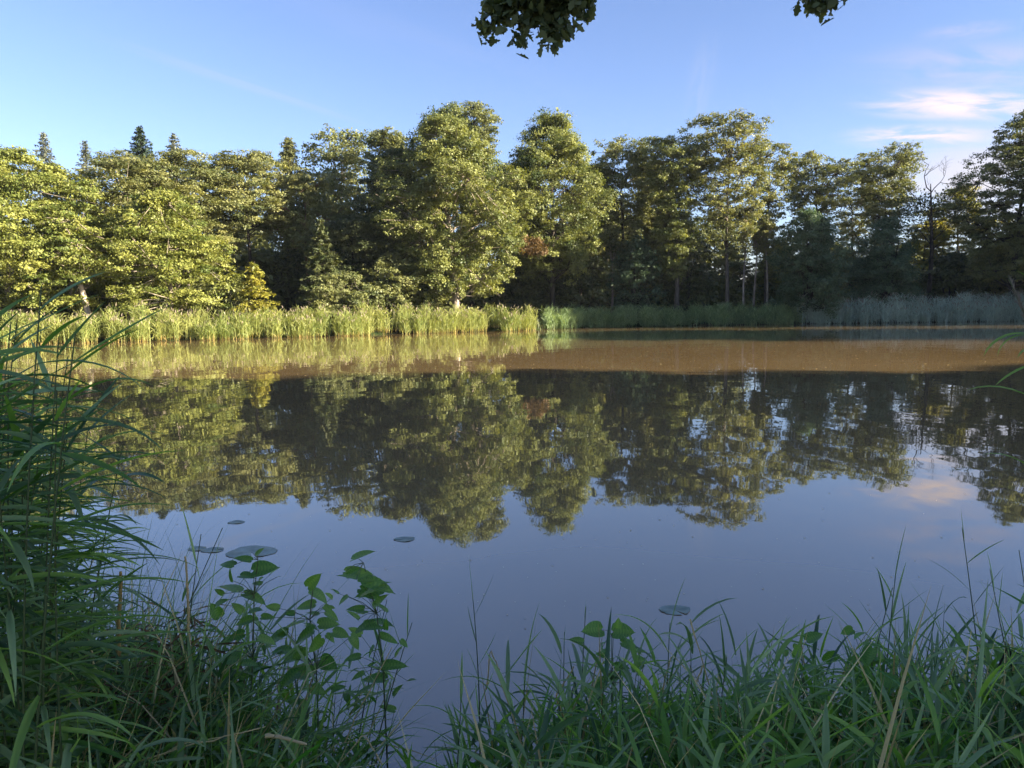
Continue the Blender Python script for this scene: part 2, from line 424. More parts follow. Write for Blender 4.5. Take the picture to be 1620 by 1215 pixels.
def make_tree(name, label, x, y, top, width, crown_bottom, kind='round', mat='green', bark='bark', dens=1.05, leaf=.178,
              flat=.62, lean=(0, 0), trunk_r=None, nclump=None, group=None, seed=0, accent=None, cat='tree', forks=1, clump_r=None, lit_gap=0.0, open_=0.0):
    global rng
    rng = np.random.default_rng(seed * 77 + 5)
    gz = float(ground_z(np.array([x]), np.array([y]))[0]) - .05
    H = top - gz; cb = crown_bottom - gz; ch = H - cb; W = width / 2
    root = thing(name, label, cat, (x, y, gz), group)
    tr = trunk_r or .012 * H + .04
    # --- clumps
    rc = clump_r or max(.55, min(1.5, W * .26))
    vol = max(1, (W / rc) ** 1.75 * (ch / rc) ** .9)
    nc = int(nclump or vol * 2.3 * (1 - open_))
    tt = rng.random(nc * 4) ** .9
    rr = crown_radius(kind, tt)
    keep = rng.random(nc * 4) < (rr + .08) ** 1.2
    tt = tt[keep][:nc]; rr = rr[keep][:nc]; nc = len(tt)
    ang = rng.random(nc) * 2 * math.pi
    lob = 1 + .17 * np.sin(ang * 2 + seed) + .13 * np.sin(ang * 3 + tt * 7 + seed * 2.1) + .10 * np.sin(ang * 5 + tt * 11 + seed)
    rad = rr * W * lob * (.25 + .75 * rng.random(nc) ** .42)
    rad = np.maximum(rad - rc * .55, 0)
    zc = cb + tt * ch - rc * .3
    lx = lean[0] * (zc / H) ** 1.3; ly = lean[1] * (zc / H) ** 1.3
    CP = np.stack([np.cos(ang) * rad + lx, np.sin(ang) * rad + ly, zc], 1)
    CR = rc * rng.uniform(.65, 1.25, nc)
    # --- trunk and limbs
    mb = MB(); br = MB()
    ks = 9
    stems = []
    for f in range(forks):
        fa = seed + f * 2 * math.pi / max(1, forks); sp = (W * .3 if forks > 1 else 0)
        s = np.linspace(0, 1, ks)
        hh = H * (.93 if kind == 'cone' else .80)
        wx_ = (np.sin(s * 5 + seed) * .012 * H) * s
        wy_ = (np.cos(s * 4 + seed * 3) * .012 * H) * s
        pts = np.stack([wx_ + lean[0] * s ** 1.3 * hh / H + math.cos(fa) * sp * s, wy_ + lean[1] * s ** 1.3 * hh / H + math.sin(fa) * sp * s, s * hh], 1)
        rr_ = tr * (1 - s) ** .8 + .02; rr_[0] *= 1.45; rr_ = rr_ / (1 if forks == 1 else 1.25)
        mb.tube(pts, rr_, 8)
        stems.append(pts)
    mb.build('trunk', M[bark], root)
    # group the clumps into limbs
    na = max(4, int(nc / 9))
    order = rng.permutation(nc)[:na]
    LC = CP[order]
    for k in range(na):
        st = stems[k % forks]
        tgt = LC[k] * np.array([.62, .62, 1]) ; 
        z0 = max(cb * .75, min(tgt[2] - np.hypot(tgt[0], tgt[1]) * .75, H * .74)); z0 = max(z0, H * .12)
        u = z0 / (st[-1][2]); 
        a = np.array([np.interp(u, np.linspace(0, 1, ks), st[:, i]) for i in range(3)])
        mid = (a + tgt) / 2 + np.array([rng.normal() * .3, rng.normal() * .3, -.08 * np.linalg.norm(tgt - a)])
        s = np.linspace(0, 1, 6)[:, None]
        pts = (1 - s) ** 2 * a + 2 * s * (1 - s) * mid + s ** 2 * tgt
        r0 = tr * .42 * (1 - u * .5)
        br.tube(pts, np.linspace(r0, .03, 6), 5)
    dist = np.linalg.norm(CP[:, None] - (LC * np.array([.62, .62, 1]))[None], axis=2)
    nn = dist.argmin(1)
    for i in range(nc):
        a = LC[nn[i]] * np.array([.62, .62, 1])
        s = np.linspace(0, 1, 4)[:, None]
        mid = (a + CP[i]) / 2 + rng.normal(size=3) * .25
        pts = (1 - s) ** 2 * a + 2 * s * (1 - s) * mid + s ** 2 * (CP[i] + (CP[i] - a) * .25)
        br.tube(pts, np.linspace(.035, .01, 4) * (1 + H * .02), 3)
    br.build('branches', M[bark], root)
    # --- leaves: clump > spray > leaf
    nspray = 9
    SPd = rng.normal(size=(nc, nspray, 3)); SPd /= np.linalg.norm(SPd, axis=2)[..., None]
    SPd[..., 2] = np.where(rng.random((nc, nspray)) < .7, np.abs(SPd[..., 2]), SPd[..., 2])
    SR = (.5 + .55 * rng.random((nc, nspray)))
    sc = np.array([1, 1, flat])
    SP = CP[:, None] + SPd * (CR[:, None] * SR)[..., None] * sc
    nl = max(4, int(13 * dens * (rc / 1.1) ** 2 * (.27 / leaf) ** 2))
    LD = rng.normal(size=(nc, nspray, nl, 3))
    LD[..., 2] *= .55 * flat / .62
    P = SP[:, :, None] + LD * (CR * .19)[:, None, None, None]
    nor = rng.normal(size=P.shape) * .55 + (SPd[:, :, None] * .8) + np.array([0, 0, .55 if flat > .4 else 1.1])
    tint = (.5 + .22 * rng.normal(size=(nc, 1, 1)) + .16 * rng.normal(size=(nc, nspray, 1)) + .12 * rng.normal(size=(nc, nspray, nl))).clip(0, 1)
    P = P.reshape(-1, 3); nor = nor.reshape(-1, 3); tint = tint.ravel()
    okk = P[:, 2] > .25
    P, nor, tint = P[okk], nor[okk], tint[okk]
    if accent:
        ax_, az_, ar_, am = accent
        ctr = np.array([ax_ - x, 0, az_ - gz]); dd = np.hypot(P[:, 0] - ctr[0], (P[:, 2] - ctr[2]) * 1.6)
        sel = (dd < ar_ * (1 + .2 * np.sin(P[:, 1] * 2))) & (P[:, 1] < 0)
        V, F = leaves(P[sel], nor[sel], leaf); 
        if len(V):
            o = build('foliage_patch', V, F, M[am], root, tint[sel]); o['label'] = 'rusty orange patch of leaves low in the crown'
        P, nor, tint = P[~sel], nor[~sel], tint[~sel]
    V, F = leaves(P, nor, leaf)
    build('crown', V, F, M[mat], root, tint)
    return root

def make_conifer(name, label, x, y, top, width, mat='needle', seed=0, group=None, bottom=1.5, dens=1.0, leaf=.34, top_only=None):
    global rng
    rng = np.random.default_rng(seed * 31 + 9)
    gz = float(ground_z(np.array([x]), np.array([y]))[0]) - .05
    H = top - gz
    root = thing(name, label, 'tree', (x, y, gz), group)
    mb = MB(); mb.tube([[0, 0, 0], [0, 0, H * .5], [.05, 0, H * .98]], [.012 * H + .05, .008 * H, .02], 7)
    mb.build('trunk', M['darkbark'], root)
    br = MB(); P = []; Nn = []; tt = []
    z = bottom
    while z < H - .2:
        f = 1 - (z - bottom) / (H - bottom)
        L = width / 2 * (f ** .85) * 1.0 + .15
        nb = rng.integers(5, 8)
        a0 = rng.random() * 6.3
        for k in range(nb):
            a = a0 + k * 6.283 / nb + rng.normal() * .2
            l = L * rng.uniform(.6, 1.15)
            d = np.array([math.cos(a), math.sin(a), 0])
            s = np.linspace(0, 1, 5)
            zz = z + rng.normal() * .1 + (.12 * s - .42 * s ** 2 + .16 * s ** 4) * l * (1 if f > .25 else -.6)
            pts = d[None] * (s * l)[:, None]; pts[:, 2] = zz
            br.tube(pts, np.linspace(.02 + .006 * l, .008, 5), 3)
            n = max(5, int(l * 26 * dens))
            u = rng.random(n) ** .75
            q = d[None] * (u * l)[:, None] + np.cross(d, [0, 0, 1])[None] * (rng.normal(size=n) * l * .17 * (1.15 - u))[:, None]
            q[:, 2] = np.interp(u, s, zz) + rng.normal(size=n) * .07 - .06
            P.append(q); nn = rng.normal(size=(n, 3)) * .5 + np.array([0, 0, .8]); Nn.append(nn)
            tt.append((.5 + .2 * rng.normal() + .15 * rng.normal(size=n)).clip(0, 1))
        z += rng.uniform(.35, .6) * (.6 + .4 * f)
    br.build('branches', M['darkbark'], root)
    V, F = leaves(np.concatenate(P), np.concatenate(Nn), leaf, aspect=.4)
    build('crown', V, F, M[mat], root, np.concatenate(tt))
    return root

def copy_tree(root, x, y, rz, s, label, group=None):
    r = root.copy(); C.objects.link(r)
    gz = float(ground_z(np.array([x]), np.array([y]))[0]) - .05
    r.location = (x, y, gz); r.rotation_euler = (0, 0, rz); r.scale = (s[0], s[0], s[1])
    r['label'] = label
    if group: r['group'] = group
    for ch in list(root.children):
        c = ch.copy(); C.objects.link(c); c.parent = r
    return r

def T(px, top_py, D, wpx, bot_py, label, name='broadleaf_tree', **kw):
    """tree from picture measures: trunk px, crown top row, depth, crown width px, crown bottom row"""
    b = at(px, 490, D); tp = at(px, top_py, D); cb = at(px, bot_py, D)
    return make_tree(name, label, b.x, D, tp.z, wpx / 1215 * D, max(cb.z, .6), **kw)
def K(px, top_py, D, wpx, label, name='conifer', **kw):
    b = at(px, 490, D); tp = at(px, top_py, D)
    return make_conifer(name, label, b.x, D, tp.z, wpx / 1215 * D, **kw)

# left bank, sunlit
T(15, 232, 62, 330, 478, 'yellow-green beech with low drooping foliage at the left edge of the far bank', 'beech_tree', kind='beech', mat='yellow', bark='palebark', flat=.46, seed=1, leaf=.178, dens=1.1)
T(142, 330, 60, 110, 440, 'slim yellow-green tree with a leaning pale trunk behind the left reeds', 'beech_tree', kind='round', mat='yellow', bark='palebark', flat=.46, seed=2, lean=(-1.6, 0), trunk_r=.28)
T(205, 236, 69, 200, 410, 'tall pale olive tree with thin whitish trunk on the left bank', 'broadleaf_tree', kind='round', mat='olive', bark='palebark', flat=.4, seed=3, dens=1.05)
T(300, 236, 72, 200, 420, 'broad olive tree rising just behind the yellow-green beech with sweeping layers', 'broadleaf_tree', kind='round', mat='olive', bark='bark', flat=.4, seed=4)
T(272, 300, 63, 195, 486, 'big yellow-green beech with sweeping layers hanging down to the reeds', 'beech_tree', kind='beech', mat='yellow', bark='palebark', flat=.46, seed=5, leaf=.178, dens=1.15)
K(405, 410, 64.5, 100, 'small golden-tipped young spruce beside the large yellow-green beech', 'young_spruce', mat='gold', seed=6, bottom=.5, dens=1.4, leaf=.28)
T(400, 232, 76, 150, 380, 'olive topped tree with dark inner crown left of the pale pointed tree', 'broadleaf_tree', kind='round', mat='olive', bark='darkbark', seed=7, flat=.5)
T(490, 262, 78, 140, 400, 'olive crowned tree with reddish bare boughs left of the big oak', 'broadleaf_tree', kind='round', mat='olive', bark='pinkbark', seed=8, flat=.5, open_=.25)
T(545, 208, 96, 120, 400, 'pale thin-crowned tree standing further back left of the big oak', 'broadleaf_tree', kind='tall', mat='green', seed=9, dens=.7, leaf=.3, open_=.2)
K(88, 206, 108, 150, 'sparse bluish conifer standing alone on the skyline at far left', mat='hazyneedle', seed=10, dens=.75)
K(152, 220, 108, 140, 'short pale conifer tip between the lone bluish conifer and the darkest conifer', mat='hazyneedle', seed=11, dens=.7)
K(238, 196, 98, 190, 'darkest and broadest conifer on the left skyline', mat='needle', seed=12, dens=1.2)
K(290, 208, 106, 150, 'grey-green conifer just right of the darkest conifer', mat='hazyneedle', seed=13)
T(468, 218, 96, 52, 420, 'pale narrow tree with pointed crown on the skyline left of the big oak', 'broadleaf_tree', kind='round', mat='olive', seed=15)
K(512, 345, 70, 110, 'dark spruce with olive tips standing at the reeds left of the big oak', 'spruce_tree', mat='dark', seed=16, bottom=.5, dens=1.2)
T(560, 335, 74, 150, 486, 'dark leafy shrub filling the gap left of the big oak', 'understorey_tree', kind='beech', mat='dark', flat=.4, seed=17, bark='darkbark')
T(620, 400, 72, 130, 490, 'low olive hazel bush under the left side of the big oak', 'hazel_bush', kind='beech', mat='green', flat=.46, seed=18, cat='bush', forks=3)
T(540, 430, 68, 130, 492, 'low leafy bush behind the sunlit reeds left of the oak', 'hazel_bush', kind='beech', mat='green', flat=.46, seed=19, cat='bush', forks=3)
T(350, 440, 66, 90, 492, 'small leafy bush between the big beech and the golden spruce', 'hazel_bush', kind='beech', mat='green', flat=.46, seed=20, cat='bush', forks=3)
# the big oak
T(722, 170, 74, 205, 468, 'big sunlit oak with thick leaning trunk at the end of the bright reeds', 'oak_tree', kind='oak', mat='oak', bark='palebark', seed=21, lean=(-1.0, 0), trunk_r=.36, dens=1.2, leaf=.178, flat=.7, clump_r=1.15)
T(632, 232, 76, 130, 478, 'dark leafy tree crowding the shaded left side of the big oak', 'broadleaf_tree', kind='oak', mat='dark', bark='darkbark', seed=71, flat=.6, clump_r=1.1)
T(748, 166, 88, 100, 400, 'paler tree peeping over the right shoulder of the big oak', 'broadleaf_tree', kind='tall', mat='green', seed=22, open_=.15)
T(618, 208, 80, 90, 400, 'dark green tree peeping over the left shoulder of the big oak', 'broadleaf_tree', kind='tall', mat='green', seed=23, bark='darkbark')
# right of the oak
T(874, 180, 82, 185, 432, 'tall sunlit oak with a rusty patch low in its crown right of the big oak', 'oak_tree', kind='oak', mat='oak', bark='darkbark', seed=24, flat=.7, dens=1.15, clump_r=1.2,
  accent=(at(842, 395, 82).x, at(852, 395, 82).z, 1.6, 'rusty'))
T(985, 224, 88, 120, 450, 'dark airy tree between the rusty-patched oak and the lit round crown', 'broadleaf_tree', kind='tall', mat='green', bark='darkbark', seed=25, clump_r=.8, open_=.48, dens=.95)
T(812, 262, 88, 90, 440, 'dusky tree filling the gap between the big oak and the rusty-patched oak', 'broadleaf_tree', kind='tall', mat='green', bark='darkbark', seed=72)
T(935, 262, 92, 80, 440, 'olive tree filling in behind the right side of the rusty-patched oak', 'broadleaf_tree', kind='tall', mat='olive', seed=73)
T(1030, 250, 92, 80, 430, 'olive tree half hidden left of the bright round-clumped tree', 'broadleaf_tree', kind='tall', mat='olive', seed=74)
T(1070, 212, 84, 110, 440, 'tree with bright round clumps of leaves left of the tallest airy tree', 'broadleaf_tree', kind='tall', mat='oak', seed=26, clump_r=.95)
T(1150, 184, 83, 135, 410, 'tall airy tree with straight grey trunk, highest right of centre', 'broadleaf_tree', kind='tall', mat='olive', seed=27, clump_r=.85, open_=.48, dens=.95, trunk_r=.24)
T(1212, 226, 88, 85, 430, 'slim airy tree on the right shoulder of the tallest airy tree', 'broadleaf_tree', kind='tall', mat='olive', seed=28, clump_r=.8, open_=.48, dens=.95)
T(1285, 246, 90, 125, 420, 'open-crowned tree above the left dark willow', 'broadleaf_tree', kind='vase', mat='green', bark='darkbark', seed=29, clump_r=.85, open_=.48, dens=.95)
T(1395, 240, 91, 125, 420, 'open-crowned tree above the right dark willow', 'broadleaf_tree', kind='vase', mat='green', bark='darkbark', seed=30, clump_r=.85, open_=.48, dens=.95)
T(1345, 275, 96, 90, 430, 'narrow leafy tree between the two open-crowned trees', 'broadleaf_tree', kind='tall', mat='olive', seed=31, clump_r=.85, open_=.48, dens=.95)
T(1512, 286, 98, 120, 480, 'yellowish tree with backlight put in its leaf colour, behind the dark trees at the right', 'broadleaf_tree', kind='beech', mat='gold', seed=32, open_=.2, flat=.35)  # gold leaf colour stands in for light shining through the crown
T(1460, 330, 98, 110, 480, 'yellow-green tree half hidden behind the dead-topped tree', 'broadleaf_tree', kind='beech', mat='gold', seed=33, open_=.2, flat=.35)  # backlight put into the gold leaf colour here too
T(1598, 172, 80, 170, 440, 'tall dark layered tree at the right edge of the far bank', 'larch_tree', kind='oak', mat='green', bark='darkbark', seed=34, flat=.5, lean=(1.2, 0), trunk_r=.34, clump_r=.95, open_=.3)
T(1660, 260, 81, 150, 460, 'dark tree cut off by the right edge of the picture', 'broadleaf_tree', kind='round', mat='dark', bark='darkbark', seed=35, flat=.4)
T(1278, 332, 80.5, 125, 500, 'large dark bluish willow bush where the low sedge meets the tall right reeds', 'willow_bush', kind='beech', mat='willow', bark='darkbark', seed=36, cat='bush', forks=4, flat=.8, dens=1.25)
T(1400, 345, 83, 120, 500, 'dark bluish willow bush rising behind the middle of the right reeds', 'willow_bush', kind='beech', mat='willow', bark='darkbark', seed=37, cat='bush', forks=4, flat=.8, dens=1.2)
T(1235, 372, 98, 120, 490, 'bush with sunlight put in its yellow-green leaf colour, glimpsed between the pale birches and the left willow', 'understorey_bush', kind='beech', mat='yellow', seed=38, cat='bush', forks=3, flat=.35)  # stands in shade; its sunlit look is leaf colour alone
T(1160, 395, 100, 110, 490, 'olive bush glimpsed behind the pale birches', 'understorey_bush', kind='beech', mat='olive', seed=39, cat='bush', forks=3, flat=.35)
# undergrowth trees right of the oak
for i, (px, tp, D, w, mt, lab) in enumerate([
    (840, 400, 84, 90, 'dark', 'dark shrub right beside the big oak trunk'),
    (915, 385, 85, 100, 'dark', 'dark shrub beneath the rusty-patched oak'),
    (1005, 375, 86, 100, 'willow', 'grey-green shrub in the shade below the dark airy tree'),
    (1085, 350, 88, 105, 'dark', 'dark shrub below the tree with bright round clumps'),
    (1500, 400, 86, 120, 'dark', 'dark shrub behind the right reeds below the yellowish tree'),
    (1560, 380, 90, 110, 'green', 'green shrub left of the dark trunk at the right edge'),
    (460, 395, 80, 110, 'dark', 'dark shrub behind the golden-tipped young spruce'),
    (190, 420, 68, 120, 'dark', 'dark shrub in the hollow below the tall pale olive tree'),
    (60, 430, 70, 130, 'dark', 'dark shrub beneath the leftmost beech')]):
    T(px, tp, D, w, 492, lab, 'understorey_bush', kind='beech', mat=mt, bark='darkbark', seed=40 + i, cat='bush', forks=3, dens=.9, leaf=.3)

# birches: naturally pale bark, also used in place of sun on the trunks
for i, (px, D, tp, lab, dx) in enumerate([
    (1176, 84, 330, 'brightest pale birch trunk behind the low sedge', .1),
    (1192, 87, 335, 'second pale birch just right of the brightest birch trunk', .3),
    (1214, 86, 340, 'thin pale birch nearest the left willow bush', -.4),
    (968, 86, 380, 'thin pale birch trunk in the shade right of the rusty-patched oak', .2)]):
    T(px, tp, D, 45, 400, lab, 'birch_tree', kind='tall', mat='olive' if i < 3 else 'dark', bark='palebark', seed=60 + i, trunk_r=.13, lean=(dx, 0), group='pale birches at the edge of the wood', open_=.3)

# dead-topped tree: bare forked boughs
def dead_tree(px, top_py, D, label):
    rs = np.random.default_rng(3)
    b = at(px, 490, D); tp = at(px, top_py, D)
    gz = float(ground_z(np.array([b.x]), np.array([D]))[0]) - .05; H = tp.z - gz
    root = thing('dead_tree', label, 'tree', (b.x, D, gz))
    mb = MB(); s = np.linspace(0, 1, 9)
    pts = np.stack([np.sin(s * 4) * .3, np.cos(s * 3) * .2 - .2, s * H * .8], 1)
    mb.tube(pts, .24 * (1 - s) ** .7 + .04, 7); mb.build('trunk', M['darkbark'], root)
    br = MB(); tips = []
    def grow(p, d, l, r, lev):
        n = 5; q = [p]; 
        for i in range(n):
            d = d + rs.normal(size=3) * .16 + np.array([0, 0, .05]); d = d / np.linalg.norm(d)
            q.append(q[-1] + d * l / n)
        br.tube(q, np.linspace(r, r * .4, n + 1), 4)
        if lev < 3:
            for k in range(3):
                i = rs.integers(2, n + 1)
                dd = d + rs.normal(size=3) * .65; dd /= np.linalg.norm(dd)
                grow(q[i], dd, l * rs.uniform(.45, .7), r * .5, lev + 1)
        else: tips.append(q[-1])
    for k in range(13):
        u = rs.uniform(.45, 1.0); a = rs.random() * 6.28
        p = np.array([np.interp(u, s, pts[:, i]) for i in range(3)])
        grow(p, np.array([math.cos(a) * .7, math.sin(a) * .7, .8]), H * .2 * (1.35 - u * .5), .06, 0)
    br.build('branches', M['darkbark'], root)
    global rng
    rng = np.random.default_rng(8)
    tips = np.array([q for q in tips if q[2] < H * .74])
    P = (tips[:, None] + rng.normal(size=(len(tips), 9, 3)) * .35).reshape(-1, 3)
    V, F = leaves(P, rng.normal(size=P.shape) + [0, 0, .6], .24)
    build('crown', V, F, M['dark'], root, rng.random(len(P)) * .6)
dead_tree(1465, 238, 84, 'dead-topped tree with bare forked boughs against the sky')

# background wood: further rows of individual trees
protoA = T(520, 300, 104, 130, 470, 'dark tree deep in the wood', 'forest_tree', kind='round', mat='green', bark='darkbark', seed=80, leaf=.34, dens=.9, group='dark trees deep in the wood')
protoB = T(960, 300, 108, 130, 470, 'dark tree deep in the wood', 'forest_tree', kind='oak', mat='green', bark='bark', seed=81, leaf=.34, dens=.8, group='dark trees deep in the wood')
protoC = T(1100, 440, 98, 110, 496, 'low dark bush in the shade under the far wood', 'understorey_bush', kind='beech', mat='green', bark='darkbark', seed=82, leaf=.34, dens=.8, cat='bush', forks=3, group='dark bushes under the far wood')
rs = random.Random(5)
k = 0
for (px, D, sc) in [(20, 100, .8), (110, 92, .75), (180, 100, .85), (250, 88, .85), (330, 98, .9), (400, 92, .85), (450, 108, .9), (600, 100, 1.0), (660, 94, 1.0),
                    (800, 102, .95), (850, 112, .9), (920, 100, .9), (1010, 112, .85), (1060, 100, .8), (1130, 108, .9), (1230, 102, .55), (1310, 108, .6),
                    (1380, 104, .6), (1440, 112, .6), (1560, 108, .55), (1620, 98, .75), (1700, 90, .9), (-60, 84, .9), (-130, 74, 1.0)]:
    k += 1
    p = at(px, 490, D)
    copy_tree(protoA if k % 2 else protoB, p.x, D, rs.random() * 6.28, (sc * rs.uniform(.9, 1.2), sc * rs.uniform(.92, 1.04)), 'dark tree deep in the wood', 'dark trees deep in the wood')
for (px, D, sc) in [(-20, 74, 1.2), (60, 84, 1.4), (130, 76, 1.2), (230, 76, 1.3), (310, 80, 1.3), (390, 80, 1.4), (470, 88, 1.4), (560, 86, 1.3), (650, 84, 1.3), (780, 92, 1.3),
                    (860, 94, 1.4), (950, 92, 1.3), (1030, 94, 1.3), (1140, 98, 1.1), (1200, 104, 1.0), (1250, 96, 1.2), (1330, 94, 1.3), (1430, 92, 1.2), (1540, 96, 1.3), (1610, 88, 1.3), (1680, 84, 1.3), (700, 98, 1.4), (900, 104, 1.5), (1080, 104, 1.3), (1300, 108, 1.6)]:
    p = at(px, 490, D)
    copy_tree(protoC, p.x, D, rs.random() * 6.28, (sc * 1.2, sc * rs.uniform(.9, 1.2)), 'low dark bush in the shade under the far wood', 'dark bushes under the far wood')

# trees round the right side and behind the camera (out of frame): they cast the evening shade
shadeA = make_tree('bank_tree', 'tree on the right bank outside the picture', 62, 47, 19, 13, 2.0, kind='round', mat='green', seed=90, leaf=.4, dens=1.0, group='trees on the right bank')
def shade(x, y, s, sz=1.0):
    copy_tree(shadeA, x, y, rs.random() * 6.28, (s, sz), 'tree on the right bank outside the picture', 'trees on the right bank')
shadeA.location = (78, 34, .5)
for (x, y, s, sz) in [(79, 27, .8, 1.05), (84, 31, 1.0, 1.1), (74, 30, .8, 1.0), (86, 36, .9, 1.1), (90, 26, .9, 1.15),
                      (30, 2, 1.0, .80), (40, 3, 1.0, .78), (50, 2, 1.0, .80), (60, 2, 1.0, .79), (70, 3, 1.0, .74), (80, 2, 1.0, .73), (90, 2, 1.0, .72), (100, 2, 1.0, .72),
                      (36, -6, 1.1, 1.08), (47, -5, 1.1, 1.06), (58, -6, 1.1, 1.07), (69, -5, 1.1, 1.05), (80, -6, 1.1, 1.0), (92, -6, 1.1, 1.0), (104, -6, 1.1, 1.0), (116, -8, 1.1, 1.1),
                      (78, 57, 1.0, 1.32), (50, -15, 1.1, 1.0), (60, -17, 1.1, 1.1), (40, -13, 1.1, 1.0), (72, -19, 1.1, 1.2), (84, -18, 1.1, 1.25), (88, 56, 1.0, 1.25), (84, 64, 1.0, 1.1), (74, 66, .9, 1.0), (96, 64, 1.1, 1.1), (72, 76, 1.0, 1.0), (84, 76, 1.1, 1.1), (98, 76, 1.1, 1.15)]:
    shade(x, y, s, sz * 1.19)

# ------------------------------------------------------------------ far reed beds (uncountable)
def shore_pts(i0, i1, n, r):
    seg = SH[i0:i1 + 1]; L = np.hypot(*(seg[1:] - seg[:-1]).T); cum = np.concatenate([[0], np.cumsum(L)])
    u = r.random(n) * cum[-1]
    return np.stack([np.interp(u, cum, seg[:, 0]), np.interp(u, cum, seg[:, 1])], 1), u

def reed_bed(name, label, i0, i1, n, depth, h, mats, seed, seg=4, wid=.035, front=.6, lean=.12):
    global rng
    rng = np.random.default_rng(seed)
    nt_ = max(20, n // 22)
    qt, ut = shore_pts(i0, i1, nt_, rng); ot = rng.random(nt_) ** 1.2 * depth - front; ht = rng.normal(size=nt_) * .19
    pick = rng.integers(0, nt_, n)
    q, u = qt[pick] + rng.normal(size=(n, 2)) * .22, ut[pick] + rng.normal(size=n) * .2
    off = ot[pick]
    tus = np.sin(u * .8 + seed) * .4 + np.sin(u * 2.3 + np.sin(u)) * .5 + np.sin(u * 5.1 + 1) * .35
    base = np.stack([q[:, 0] + rng.normal(size=n) * .15, q[:, 1] + off + tus * .4, np.zeros(n)], 1)
    base[:, 2] = np.maximum(ground_z(base[:, 0], base[:, 1]), -.02) - .02
    hh = h * (1 + .10 * tus + ht[pick] + .10 * rng.normal(size=n)) * (.72 + .28 * np.clip((off + front) / (depth * .35), 0, 1))
    az = rng.random(n) * 2 * math.pi
    root = thing(name, label, 'reeds'); root['kind'] = 'stuff'
    tuft = rng.random(n) < .8
    hb = rng.uniform(.15, .62, n)
    V, F, pf = blades(base[tuft], az[tuft], hb[tuft], np.full(tuft.sum(), wid * 1.1), np.abs(rng.normal(size=tuft.sum())) * .2, np.abs(rng.normal(size=tuft.sum())) * .5, 2, .6)
    build('stubble', V, F, M['reedbase' if mats[2] and mats[0] == 'reed' else mats[1]], root, np.repeat(rng.random(tuft.sum()), pf))
    V, F, pf = blades(base, az, hh.clip(.3), np.full(n, wid) * rng.uniform(.6, 1.3, n), np.abs(rng.normal(size=n)) * lean, np.abs(rng.normal(size=n)) * .35, seg, .6)
    tint = np.repeat((.5 + .2 * tus + .2 * rng.normal(size=n)).clip(0, 1), pf)
    build('stalks', V, F, M[mats[1]], root, tint)
    # leaves on the stalks
    k = 6
    b2 = np.repeat(base, k, axis=0); h2 = np.repeat(hh, k); a2 = rng.random(n * k) * 6.283
    b2[:, 2] += h2 * rng.uniform(.06, .86, n * k)
    b2[:, :2] += rng.normal(size=(n * k, 2)) * .08
    V, F, pf = blades(b2, a2, rng.uniform(.35, .75, n * k), rng.uniform(.03, .06, n * k), rng.uniform(.25, .8, n * k), rng.uniform(.3, 1.3, n * k), 3, .8)
    t2 = np.repeat((.5 + .25 * np.repeat(tus, k) + .22 * rng.normal(size=n * k)).clip(0, 1), pf)
    build('leaves', V, F, M[mats[0]], root, t2)
    # plumes
    if mats[2]:
        sel = rng.random(n) < .3
        pb = base[sel].copy(); pb[:, 2] += hh[sel] * .93
        V, F, pf = blades(pb, az[sel], rng.uniform(.2, .35, len(pb)), rng.uniform(.05, .09, len(pb)), rng.uniform(.1, .5, len(pb)), rng.uniform(.2, .9, len(pb)), 3, .8)
        build('plumes', V, F, M[mats[2]], root, np.repeat(rng.random(len(pb)), pf))
    return root
reed_bed('reed_bed', 'bright sunlit reeds with golden bases along the left half of the far shore', 1, 9, 8500, 3.0, 1.72, ('reed', 'reed', 'reedplume'), 11)
reed_bed('sedge_bed', 'low shaded dark green sedge right of the bright reeds', 10, 13, 5000, 2.6, 1.45, ('sedge', 'sedge', None), 12)
reed_bed('reed_bed', 'tall grey-blue shaded reeds along the right end of the far shore', 13, 16, 6500, 3.0, 2.05, ('bluereed', 'bluereed', 'reedplume'), 13, lean=.06)
# brush between reeds and wood
def ground_cover(name, label, pts_fn, n, mat, h, w, seed):
    global rng
    rng = np.random.default_rng(seed)
    b = pts_fn(n)
    V, F, pf = blades(b, rng.random(n) * 6.283, h * rng.uniform(.5, 1.3, n), w * rng.uniform(.5, 1.3, n), rng.uniform(0, .5, n), rng.uniform(.2, 1.2, n), 3, .7)
    o = build(name, V, F, M[mat], None, np.repeat(rng.random(n), pf)); tag(o, label, 'ground cover', kind='stuff')
def fc(n):
    q, u = shore_pts(2, 16, n, rng)
    b = np.stack([q[:, 0] + rng.normal(size=n), q[:, 1] + 2 + rng.random(n) ** 1.5 * 22, np.zeros(n)], 1)
    b[:, 2] = ground_z(b[:, 0], b[:, 1]); return b
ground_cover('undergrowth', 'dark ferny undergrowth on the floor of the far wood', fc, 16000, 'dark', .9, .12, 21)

# ------------------------------------------------------------------ foreground
rng = np.random.default_rng(99)
def gp(px, py, z=0.0):
    d = RM @ Vector(((px - 810) / 1215, -(py - 607.5) / 1215, -1)); return Vector((0, 0, CAM_H)) + d * ((z - CAM_H) / d.z)

